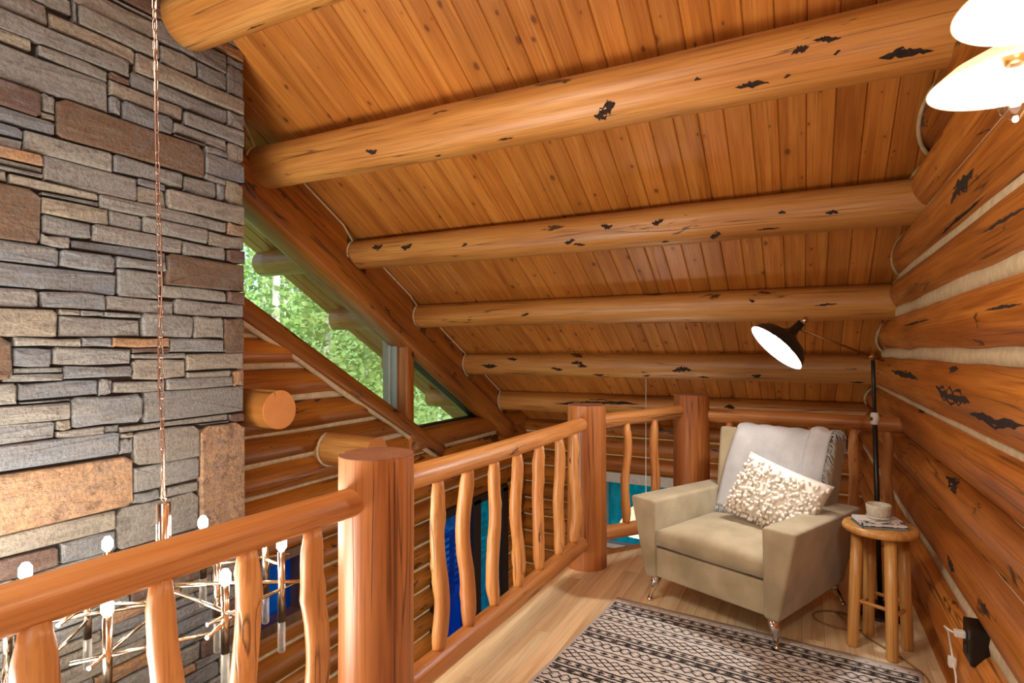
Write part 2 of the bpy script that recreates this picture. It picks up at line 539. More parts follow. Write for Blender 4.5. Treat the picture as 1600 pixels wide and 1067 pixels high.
xax = Vector((1, 0, 0))
yax = NR.copy()
x = -5.13
while x < 1.2:
    m = Matrix((xax, yax, zax)).transposed()
    if m.determinant() < 0:
        m = Matrix((-xax, yax, zax)).transposed()
    m = m.to_4x4()
    m.translation = Vector((x, y_l, z_l + 0.012))
    link('plank', plank_me, m, ceiling)
    x += PWID
# the other roof slope and the wall behind the viewer
bm = hexa_bm([(-5.2, ridge_y, z_h), (1.5, ridge_y, z_h), (1.5, -7.0, z_h - 3.0), (-5.2, -7.0, z_h - 3.0),
              (-5.2, ridge_y, z_h + 0.15), (1.5, ridge_y, z_h + 0.15), (1.5, -7.0, z_h - 2.85), (-5.2, -7.0, z_h - 2.85)])
tag(from_bm('ceiling', bm, M['plank']), 'pine plank slope of the roof behind the viewer', 'ceiling', kind='structure')
tag(box('wall_front', -4.2, 0.9, -5.2, -5.0, ZG, 5.0, M['gable_log']), 'timber wall of the house behind the viewer', 'wall', kind='structure')

# ---- floors
FX0, FY1 = -1.52, 4.78
CH_A, CH_B = Vector((-1.52, 3.92, 0)), Vector((-0.88, 4.78, 0))       # clipped corner of the loft between the two posts
ch_n = Vector((-(CH_B.y - CH_A.y), CH_B.x - CH_A.x, 0)).normalized()
bm = box_bm(FX0, XW + 0.15, -5.0, FY1, -0.30, -0.022)
cut_bm(bm, Matrix.Identity(4), CH_A, ch_n)
floor = tag(from_bm('floor', bm, M['rafter']), 'light oak plank floor of the loft', 'floor', kind='structure')
rnd = random.Random(5)
xw = FX0
row = 0
while xw < XW + 0.1:
    y = -0.4 - rnd.uniform(0, 0.9)
    while y < FY1:
        L = rnd.uniform(0.75, 1.6)
        y1 = min(y + L, FY1)
        if y1 > 0.2 and y1 - y > 0.05:
            mw = Matrix.Translation((xw + 0.054, y, -0.011)) @ Matrix.Rotation(-PI / 2, 4, 'X')
            b = box_bm(-0.0536, 0.0536, -0.011, 0.011, 0.0006, y1 - y - 0.0006)
            bmesh.ops.bevel(b, geom=[e for e in b.edges], offset=0.0012, segments=1, affect='EDGES')
            if y1 > 3.7:
                cut_bm(b, mw, CH_A, ch_n)
            if b.faces:
                from_bm('plank', b, M['floor'], mw, floor)
            else:
                b.free()
        y = y1
    xw += 0.108
    row += 1
tag(box('lower_floor', -4.2, 1.0, -5.0, 8.2, ZG - 0.1, ZG, M['dark_plank']), 'dark floor of the great room below the loft', 'floor', kind='structure')

# ---- log walls
def joint_front(c0, r0, c1, r1, w):
    """how far in front of the log axis the chinking sits so that it shows w high"""
    t0 = max(1e-4, r0 * r0 - (r0 - w / 2) ** 2)
    return math.sqrt(t0)

def log_wall(parent, mat, joints, lo, hi, front, axis, out, openings=(), cuts=lambda z0, z1: (), chink_w=0.035, seed=0, ext=None, sag=0.0):
    """horizontal logs between the joint heights; axis 'y' (wall plane x = front) or 'x' (wall plane y = front); out = +1/-1 room side"""
    P = (lambda a, z, d: (front - out * d, a, z)) if axis == 'y' else (lambda a, z, d: (a, front - out * d, z))
    made = []
    for k in range(len(joints) - 1):
        z0, z1 = joints[k], joints[k + 1]
        zc, r = (z0 + z1) / 2, (z1 - z0) / 2 + 0.004
        h = (ext(z0, z1) if ext else hi)
        segs = [(lo, h)]
        for (a0, a1, b0, b1) in openings:
            if z1 > b0 + 0.03 and z0 < b1 - 0.03:
                new = []
                for s0, s1 in segs:
                    if a1 <= s0 or a0 >= s1: new.append((s0, s1)); continue
                    if a0 - s0 > 0.05: new.append((s0, a0))
                    if s1 - a1 > 0.05: new.append((a1, s1))
                segs = new
        for s0, s1 in segs:
            rr = random.Random(seed * 100 + k)
            e = rr.uniform(-0.012, 0.012)
            made.append(log('log', P(s0, zc, r), P(s1, zc, r), r + e * 0.5, r - e * 0.5, mat, parent, seed=seed * 31 + k, bow=0.012, lump=0.022, sides=26, step=0.3, cuts=cuts(z0, z1)))
            w = chink_w(k) if callable(chink_w) else chink_w
            f = r - joint_front(zc, r, zc, r, w)
            if k > 0 or True:
                a, b = P(s0, z0 - w / 2, f + 0.12), P(s1, z0 + w / 2, f + 0.0)
                xs = sorted((a[0], b[0])); ys = sorted((a[1], b[1])); zs = sorted((a[2], b[2]))
                # wavy strip of mortar along the joint
                n = max(4, int((s1 - s0) / 0.12))
                c = Vector(P(s0, z0, f))
                bmc = bmesh.new()
                prev = None
                for q in range(n + 1):
                    s = s0 + (s1 - s0) * q / n
                    ww = w * (1 + 0.10 * math.sin(q * 0.9 + k * 2) + 0.12 * math.sin(q * 0.37 + k))
                    dz = 0.003 * math.sin(q * 0.5 + k * 3)
                    ring = [bmc.verts.new(Vector(P(s, z0 + dz + sz * ww, f + dd)) - c) for sz, dd in ((-0.62, 0.05), (-0.5, 0.0), (0, -0.006), (0.5, 0.0), (0.62, 0.05))]
                    if prev:
                        for j in range(4):
                            bmc.faces.new((prev[j], prev[j + 1], ring[j + 1], ring[j])).smooth = True
                    prev = ring
                mwc = Matrix.Translation(c)
                for co, no in cuts(z0, z1):
                    inv = co - c
                    g = list(bmc.verts) + list(bmc.edges) + list(bmc.faces)
                    bmesh.ops.bisect_plane(bmc, geom=g, plane_co=inv, plane_no=no, clear_outer=True)
                if bmc.faces:
                    bmesh.ops.recalc_face_normals(bmc, faces=bmc.faces)
                    from_bm('chinking', bmc, M['chink'], mwc, parent)
                else:
                    bmc.free()
    return made

roof_cut = (Vector((0, 0, ceil_z(0) + 0.004)), NR)

# right wall
wall_right = tag(box('wall_right', XW + 0.2, XW + 0.34, -1.2, 8.1, -0.3, 0.45, M['chink']), 'wall of stacked peeled logs with cream chinking on the right', 'wall', kind='structure')
RJ = [-0.20, 0.06, 0.39, 0.67, 0.90, 1.15, 1.475, 1.78, 2.04, 2.33, 2.62, 2.92, 3.22, 3.52, 3.82, 4.12, 4.42]
RW = [0.02, 0.04, 0.06, 0.012, 0.012, 0.058, 0.07, 0.07, 0.066, 0.045, 0.03, 0.03, 0.03, 0.03, 0.03, 0.03, 0.03]
RIGHT_LOGS = log_wall(wall_right, 'wall_log', RJ, -1.1, 8.05, XW, 'y', -1, chink_w=lambda k: RW[k], seed=3,
         cuts=lambda z0, z1: (roof_cut,), ext=lambda z0, z1: min(8.05, (4.90 - z0) / SL + 0.35))
# lower part of the same wall, on the ground floor beyond the loft edge
log_wall(wall_right, 'wall_log', [ZG + 0.28 * k for k in range(10)][:-0 or None], 4.5, 8.05, XW, 'y', -1, chink_w=0.03, seed=4)
# cream bead where the ceiling is scribed to the logs
for k in range(1, len(RJ) - 1):
    z0, z1 = RJ[k], RJ[k + 1]
    zc, r = (z0 + z1) / 2, (z1 - z0) / 2 + 0.004
    pts = []
    for q in range(15):
        z = z0 + (z1 - z0) * (0.02 + 0.96 * q / 14)
        y = (4.90 - z) / SL
        if y > 7.9 or y < 0.5: continue
        xs = XW + r - math.sqrt(max(0, r * r - (z - zc) ** 2))
        pts.append((xs - 0.004, y - 0.010 * SL, z - 0.010))
    if len(pts) > 3:
        tube('chinking', pts, 0.013, 'chink', wall_right, 6)

# eave wall at the back
wall_back = tag(box('wall_back', -4.1, 1.0, YE + 0.30, YE + 0.42, -0.2, 0.3, M['gable_log']), 'low log eave wall at the far end below the roof', 'wall', kind='structure')
EJ = [ZG + 0.01, -2.48, -2.23, -1.98, -1.73, -1.48, -1.23, -0.98, -0.73, -0.48, -0.22, 0.02, 0.285, 0.48, 0.72]
WIN_E = (-2.50, -1.25, -1.23, -0.23)
log_wall(wall_back, 'gable_log', EJ, -4.0, 0.9, YE, 'x', -1, openings=[WIN_E], chink_w=0.028, seed=7)

# gable wall on the left
def diag_top(y): return 3.57 - SL * y
wall_left = tag(box('wall_left', XG - 0.42, XG - 0.30, -5.0, 8.2, ZG, ZG + 0.2, M['gable_log']), 'log gable wall on the left under the triangular window', 'wall', kind='structure')
diag_cut = (Vector((0, 0, 3.57 - 0.10)), NR)
GJ = [0.607, 0.833, 1.10, 1.375, 1.61, 1.87, 2.12, 2.38]
log_wall(wall_left, 'gable_log', GJ, 1.8, 5.3, XG, 'y', 1, chink_w=0.05, seed=11, cuts=lambda z0, z1: (diag_cut,),
         ext=lambda z0, z1: min(5.55, (3.47 - z0) / SL + 0.3))
DOOR = (5.50, 7.25, ZG, -0.43)
WINB = (3.02, 3.52, -0.68, -0.18)
GL = [ZG + 0.01, -2.48, -2.23, -1.98, -1.72, -1.46, -1.20, -0.94, -0.68, -0.43, -0.18, 0.08, 0.343, 0.607]
log_wall(wall_left, 'gable_log', GL, 1.8, 8.0, XG, 'y', 1, chink_w=0.034, seed=13, openings=[DOOR, WINB])
tag(box('wall_left', XG - 0.3, XG - 0.05, -5.0, 1.8, ZG, 5.6, M['gable_log']), 'timber gable wall hidden behind the stone chimney', 'wall', kind='structure')
# bottom chord: hewn log following the roof pitch, sill log under the small pane
def slope_pt(y, off, x): return (x, y, ceil_z(y) - off)
log('sill_log', slope_pt(5.62, 1.43, XG - 0.13), slope_pt(1.9, 1.43, XG - 0.13), 0.1, 0.1, 'rafter', wall_left, seed=5, sq=(0.16, 0.088), lump=0.02)
# chinking between the bottom chord and the wall logs
tube('chinking', [slope_pt(y, 1.53 + 0.008 * math.sin(y * 5), XG - 0.02) for y in [2.0 + 0.25 * k for k in range(15)]], 0.028, 'chink', wall_left, 6)
log('sill_log', (XG - 0.12, 5.0, 0.505), (XG - 0.12, 8.0, 0.505), 0.12, 0.12, 'rafter', wall_left, seed=6, sq=(0.15, 0.115), lump=0.02)
tube('chinking', [(XG - 0.04, 5.35 + 0.2 * k, 0.385 + 0.005 * math.sin(k)) for k in range(12)], 0.016, 'chink', wall_left, 6)

# rafter over the window, blocking between the purlins with its beads of chinking
PURL = [(2.20, 3.46, 0.17, 'round log purlin at top left whose end meets the stone chimney'),
        (3.12, 2.915, 0.158, 'thickest log purlin with dark bark scars across the upper ceiling'),
        (4.18, 2.395, 0.135, 'second log purlin below the thickest one, with small dark knots'),
        (5.18, 1.865, 0.130, 'third log purlin down, ending above the window mullion'),
        (6.20, 1.325, 0.140, 'knotty fourth log purlin down the slope, level with the reading lamp'),
        (7.12, 0.800, 0.140, 'lowest log purlin, just above the railing posts')]
rafter = log('gable_rafter', slope_pt(7.35, 0.44, XG - 0.11), slope_pt(1.2, 0.44, XG - 0.11), 0.1, 0.1, 'rafter', None, seed=9, sq=(0.165, 0.145), lump=0.02)
tag(rafter, 'hewn log rafter sloping down above the triangular gable window', 'rafter')
for k in range(len(PURL)):
    y0 = PURL[k][0] + PURL[k][2] * 0.95
    y1 = PURL[k + 1][0] - PURL[k + 1][2] * 0.95 if k + 1 < len(PURL) else 7.9
    xi, xo = XG + 0.00, XG - 0.12
    p = []
    for x0_, x1_ in ((xo, xi),):
        lo0, lo1 = ceil_z(y0) - 0.33, ceil_z(y1) - 0.33
        hi0, hi1 = ceil_z(y0) - 0.004, ceil_z(y1) - 0.004
        p = [(xo, y0, lo0), (xi, y0, lo0), (xi, y1, lo1), (xo, y1, lo1), (xo, y0, hi0), (xi, y0, hi0), (xi, y1, hi1), (xo, y1, hi1)]
    c = Vector(p[0])
    mw = axis_matrix(p[0], p[3])
    inv = mw.inverted()
    from_bm('blocking_board', hexa_bm([inv @ Vector(q) for q in p], 0.004, 1), M['rafter'], mw, wall_left)
    yy = [y0 + (y1 - y0) * t for t in (0.06, 0.3, 0.6, 0.93)]
    pts = [(xi + 0.004, y, ceil_z(y) - 0.016) for y in yy]
    if k + 1 < len(PURL):
        yc, zc, r = PURL[k + 1][0], PURL[k + 1][1], PURL[k + 1][2] * 1.03
        for a in (118, 140, 165, 190):
            pts.append((xi + 0.006, yc + r * math.cos(math.radians(a)), zc + r * math.sin(math.radians(a))))
        pts = [q for q in pts if q[2] < ceil_z(q[1]) - 0.008]
        tube('chinking', pts, 0.009, 'chink', wall_left, 6)
        pts = [(xi + 0.012, yc + (r + 0.004) * math.cos(math.radians(a)), zc + (r + 0.004) * math.sin(math.radians(a))) for a in (185, 205, 225, 245, 262)]
        tube('chinking', pts, 0.010, 'chink', wall_left, 6)

PURLINS = []
for k, (y, z, r, lab) in enumerate(PURL):
    x0 = -3.36 if k == 0 else -5.02 + 0.05 * (k % 2)
    p = log('roof_purlin', (x0, y, z), (XW + 0.35, y, z), r * 0.96, r * 1.04, 'purlin', None, seed=20 + k, bow=0.012, lump=0.02, sides=28, step=0.16, cuts=((Vector((0, 0, ceil_z(0) + 0.01)), NR),) if k else ())
    PURLINS.append(tag(p, lab, 'log beam', 'roof purlins'))

# stub ends of floor beams poking out of the gable wall
for (y, z, lab) in ((2.81, 1.09, 'round sawn log end sticking out beside the stone chimney'), (3.82, 0.63, 'log end sticking out of gable wall behind the nearest post')):
    s = log('beam_end', (XG - 0.1, y, z), (XG + 0.54, y, z), 0.142, 0.135, 'purlin', None, seed=int(y * 10), lump=0.02, notch=[(4.6, 0.35)], cap_bevel=0.006)
    tag(s, lab, 'log beam', 'beam ends in the gable wall')
tube('chinking', [(XG + 0.02, 3.82 + 0.155 * math.cos(math.radians(a)), 0.63 + 0.15 * math.sin(math.radians(a))) for a in range(110, 300, 20)], 0.012, 'chink', wall_left, 6)

# ---- windows
def pane(name, pts, mat, parent, th=0.008):
    c = Vector(pts[0])
    q = [Vector(p) - c for p in pts]
    n = (q[1] - q[0]).cross(q[2] - q[0]).normalized() * th
    bm = bmesh.new()
    a = [bm.verts.new(p) for p in q]; b = [bm.verts.new(p + n) for p in q]
    N = len(q)
    bm.faces.new(a[::-1]); bm.faces.new(b)
    for k in range(N): bm.faces.new((a[k], a[(k + 1) % N], b[(k + 1) % N], b[k]))
    bmesh.ops.recalc_face_normals(bm, faces=bm.faces)
    return from_bm(name, bm, mat, Matrix.Translation(c), parent)
XP = XG - 0.17
MY0, MY1 = 4.92, 5.07
w1 = tag(empty('window_1', (XP, 3.9, ceil_z(3.9) - 1.4)), 'long slanting gable window between rafter and lower log', 'window', kind='structure')
pane('pane', [(XP, 2.0, ceil_z(2.0) - 1.34), (XP, MY0, ceil_z(MY0) - 1.34), (XP, MY0, ceil_z(MY0) - 0.55), (XP, 2.0, ceil_z(2.0) - 0.55)], M['glass'], w1)
def bar(name, p0, p1, hw, hh, mat, parent):
    mw = axis_matrix(p0, p1)
    L = (Vector(p1) - Vector(p0)).length
    return from_bm(name, box_bm(-hw, hw, -hh, hh, 0, L, 0.003, 1), mat, mw, parent)
bar('window_frame', slope_pt(2.0, 0.592, XP + 0.06), slope_pt(MY0, 0.592, XP + 0.06), 0.025, 0.010, M['alu'], w1)
bar('window_frame', slope_pt(2.0, 1.338, XP + 0.01), slope_pt(MY0, 1.338, XP + 0.01), 0.04, 0.010, M['dark_frame'], w1)
box('window_frame', XG - 0.30, XG - 0.11, MY0, MY0 + 0.05, ceil_z(5) - 1.42, ceil_z(5) - 0.45, M['alu'], w1, 0.004)
box('window_frame', XG - 0.215, XG - 0.19, MY0 - 0.012, MY0 + 0.03, ceil_z(5) - 1.42, ceil_z(5) - 0.45, M['trim_white'], w1, 0.003)
mull = log('mullion_post', (XG - 0.06, (MY0 + MY1) / 2 + 0.01, ceil_z(5) - 1.48), (XG - 0.06, (MY0 + MY1) / 2 + 0.01, ceil_z(5) - 0.42), 0.1, 0.1, 'rafter', w1, seed=4, sq=(0.075, 0.07), lump=0.01)
w2 = tag(empty('window_2', (XP, 5.8, 0.62)), 'small triangular pane right of the window mullion post', 'window', kind='structure')
pane('pane', [(XP, MY1, 0.60), (XP, 6.85, 0.60), (XP, MY1, ceil_z(MY1) - 0.55)], M['glass'], w2)
bar('window_frame', slope_pt(MY1, 0.592, XP + 0.03), slope_pt(6.8, 0.592, XP + 0.03), 0.05, 0.016, M['dark_frame'], w2)
box('window_frame', XG - 0.22, XG - 0.12, MY1, 6.8, 0.605, 0.635, M['dark_frame'], w2)

w3 = tag(empty('window_3', (-1.9, YE + 0.1, -1.33)), 'teal tinted window in the low eave wall behind the loft railing', 'window', kind='structure')
a0, a1, b0, b1 = WIN_E
pane('pane', [(a0, YE + 0.13, b0), (a1, YE + 0.13, b0), (a1, YE + 0.13, b1), (a0, YE + 0.13, b1)], M['glass_teal'], w3)
for (u0, u1, v0, v1) in ((a0 - 0.06, a1 + 0.06, b1 - 0.12, b1 + 0.02), (a0 - 0.06, a1 + 0.06, b0 - 0.04, b0 + 0.02), (a0 - 0.06, a0 + 0.02, b0, b1), (a1 - 0.02, a1 + 0.06, b0, b1)):
    box('window_frame', u0, u1, YE - 0.02, YE + 0.12, v0, v1, M['trim_white'], w3, 0.005)
w4 = tag(empty('window_4', (XG, 3.27, -0.68)), 'small blue tinted window low in the gable wall behind the chandelier', 'window', kind='structure')
a0, a1, b0, b1 = WINB
pane('pane', [(XG - 0.13, a0, b0), (XG - 0.13, a1, b0), (XG - 0.13, a1, b1), (XG - 0.13, a0, b1)], M['glass_blue'], w4)
for (u0, u1, v0, v1) in ((a0 - 0.05, a1 + 0.05, b1 - 0.02, b1 + 0.06), (a0 - 0.05, a1 + 0.05, b0 - 0.06, b0 + 0.02), (a0 - 0.05, a0 + 0.02, b0, b1), (a1 - 0.02, a1 + 0.05, b0, b1)):
    box('window_frame', XG - 0.12, XG + 0.02, u0, u1, v0, v1, M['dark_plank'], w4, 0.005)
d1 = tag(empty('door_1', (XG, 6.4, ZG)), 'blue tinted glass patio door on the ground floor seen through the balusters', 'door', kind='structure')
a0, a1, b0, b1 = DOOR
ym = 6.42
pane('pane', [(XG - 0.13, a0, b0 + 0.1), (XG - 0.13, ym, b0 + 0.1), (XG - 0.13, ym, b1), (XG - 0.13, a0, b1)], M['glass_blue'], d1)
pane('pane', [(XG - 0.13, ym, b0 + 0.1), (XG - 0.13, a1, b0 + 0.1), (XG - 0.13, a1, b1), (XG - 0.13, ym, b1)], M['glass_teal'], d1)
for (u0, u1, v0, v1) in ((a0 - 0.02, a1 + 0.02, b1 - 0.06, b1 + 0.04), (a0 - 0.02, a1 + 0.02, b0, b0 + 0.14), (a0 - 0.04, a0 + 0.03, b0, b1), (a1 - 0.12, a1 + 0.04, b0, b1), (ym - 0.09, ym + 0.09, b0, b1)):
    box('door_frame', XG - 0.2, XG + 0.01, u0, u1, v0, v1, M['dark_frame'], d1, 0.006)

# ---- dark bark scars on the purlins and the wall logs
M['bark'] = plain('bark_scar', srgb(44, 27, 18), 0.9, var=0.35, scale=60)
from mathutils.bvhtree import BVHTree
def scar(o, axis_pt, axis_dir, pos, ang, hl, hw, seed):
    """irregular patch of dark bark lying on a log; ang in degrees about the axis, hw in radians"""
    mw = wmat(o); inv = mw.inverted()
    bvh = BVHTree.FromPolygons([v.co for v in o.data.vertices], [p.vertices for p in o.data.polygons])
    rnd = random.Random(seed)
    n = 16
    e1 = Vector((0, 1, 0)) if abs(axis_dir.x) > 0.5 else Vector((1, 0, 0))
    e2 = Vector((0, 0, 1))
    def on(u, a):
        base = axis_pt + axis_dir * u
        d = e1 * math.cos(a) + e2 * math.sin(a)
        h = bvh.ray_cast(inv @ (base + d * 0.4), inv.to_3x3() @ (-d))
        return None if h[0] is None else h[0] + h[1] * 0.0012
    bm = bmesh.new()
    skew = rnd.uniform(-0.6, 0.6) * hw
    prev = None
    for k in range(n + 1):
        t = -1 + 2 * k / n
        env = max(0.04, (1 - abs(t) ** 1.8))
        up = hw * env * rnd.uniform(0.35, 1.15)
        dn = hw * env * rnd.uniform(0.35, 1.15)
        mid = math.radians(ang) + skew * t + hw * 0.25 * math.sin(3 * t + seed)
        pts = [on(pos + hl * t, mid + q) for q in (-dn, 0, up)]
        if any(p is None for p in pts): prev = None; continue
        ring = [bm.verts.new(p) for p in pts]
        if prev:
            for j in range(2):
                bm.faces.new((prev[j], prev[j + 1], ring[j + 1], ring[j]))
        prev = ring
    if bm.faces:
        bmesh.ops.recalc_face_normals(bm, faces=bm.faces)
        from_bm('bark_scar', bm, M['bark'], mw, o, True)
    else:
        bm.free()
PURLIN_SCARS = [(1, -0.96, -132.1, 0.065, 0.307), (1, -0.222, -129.0, 0.078, 0.118), (1, 0.398, -131.8, 0.102, 0.141), (1, -0.013, -168.0, 0.039, 0.131), (1, 0.095, -175.1, 0.058, 0.091), (1, -2.563, -142.5, 0.049, 0.135), (1, -2.089, -102.6, 0.029, 0.065), (1, 0.136, -152.5, 0.015, 0.055), (1, -0.067, -131.7, 0.016, 0.057), (1, -0.469, -155.0, 0.018, 0.061), (1, -1.588, -113.8, 0.06, 0.048), (2, -1.279, 176.8, 0.048, 0.207), (2, -0.909, -179.3, 0.044, 0.199), (2, -0.531, -122.4, 0.037, 0.289), (2, 0.158, -159.3, 0.038, 0.102), (2, -0.12, -171.7, 0.026, 0.091), (2, -0.204, -129.5, 0.076, 0.062), (2, -3.406, 166.3, 0.065, 0.254), (2, -3.078, 178.0, 0.062, 0.247), (2, -1.572, -143.8, 0.046, 0.143), (2, -0.868, -115.6, 0.031, 0.084), (2, -2.489, -166.3, 0.031, 0.117), (2, -1.502, -131.3, 0.051, 0.107), (3, -1.263, -87.4, 0.289, 0.098), (3, -0.371, 164.3, 0.024, 0.12), (3, -2.415, -169.9, 0.048, 0.12), (3, 0.154, -173.4, 0.087, 0.076), (3, -0.818, -87.6, 0.086, 0.107), (4, -2.226, 172.5, 0.098, 0.255), (4, -2.497, -162.1, 0.078, 0.156), (4, -2.02, -129.6, 0.074, 0.177), (4, -3.366, -172.8, 0.114, 0.22), (4, -1.733, -92.9, 0.057, 0.125), (4, -1.114, -168.2, 0.102, 0.235), (4, -0.9, -131.5, 0.056, 0.139), (4, -3.073, 150.4, 0.076, 0.162), (4, -0.406, -147.9, 0.046, 0.223), (4, -1.487, -132.1, 0.048, 0.121), (4, 0.444, -122.9, 0.06, 0.125), (5, -2.35, 168.7, 0.558, 0.347), (5, -0.75, 159.2, 0.062, 0.209), (0, -2.723, -82.5, 0.082, 0.052), (0, -2.239, -51.8, 0.063, 0.08), (0, -2.776, -51.7, 0.053, 0.087)]
WALL_SCARS = [(5, 4.391, 168.6, 0.572, 0.147), (5, 3.066, -177.2, 0.312, 0.281), (5, 2.468, -162.6, 0.335, 0.168), (5, 3.2, 142.5, 0.086, 0.121), (8, 2.85, -168.3, 0.203, 0.221), (3, 3.291, 127.3, 0.153, 0.223), (2, 2.642, 166.0, 0.034, 0.146), (3, 2.443, -156.2, 0.071, 0.107), (2, 3.16, 171.3, 0.077, 0.198), (4, 4.232, 117.3, 0.148, 0.15), (6, 2.334, 176.9, 0.196, 0.039), (8, 3.137, -135.4, 0.463, 0.056), (7, 2.333, -179.8, 0.235, 0.061), (6, 3.985, 170.3, 0.466, 0.047)]
for n_, (k, x, a, hl, hw) in enumerate(PURLIN_SCARS):
    y, z, r, _ = PURL[k]
    scar(PURLINS[k], Vector((0, y, z)), Vector((1, 0, 0)), x, a, hl, hw, 700 + n_)
for n_, (k, y, a, hl, hw) in enumerate(WALL_SCARS):
    z0, z1 = RJ[k], RJ[k + 1]
    r = (z1 - z0) / 2 + 0.004
    scar(RIGHT_LOGS[k], Vector((XW + r, 0, (z0 + z1) / 2)), Vector((0, 1, 0)), y, a, hl, hw, 760 + n_)
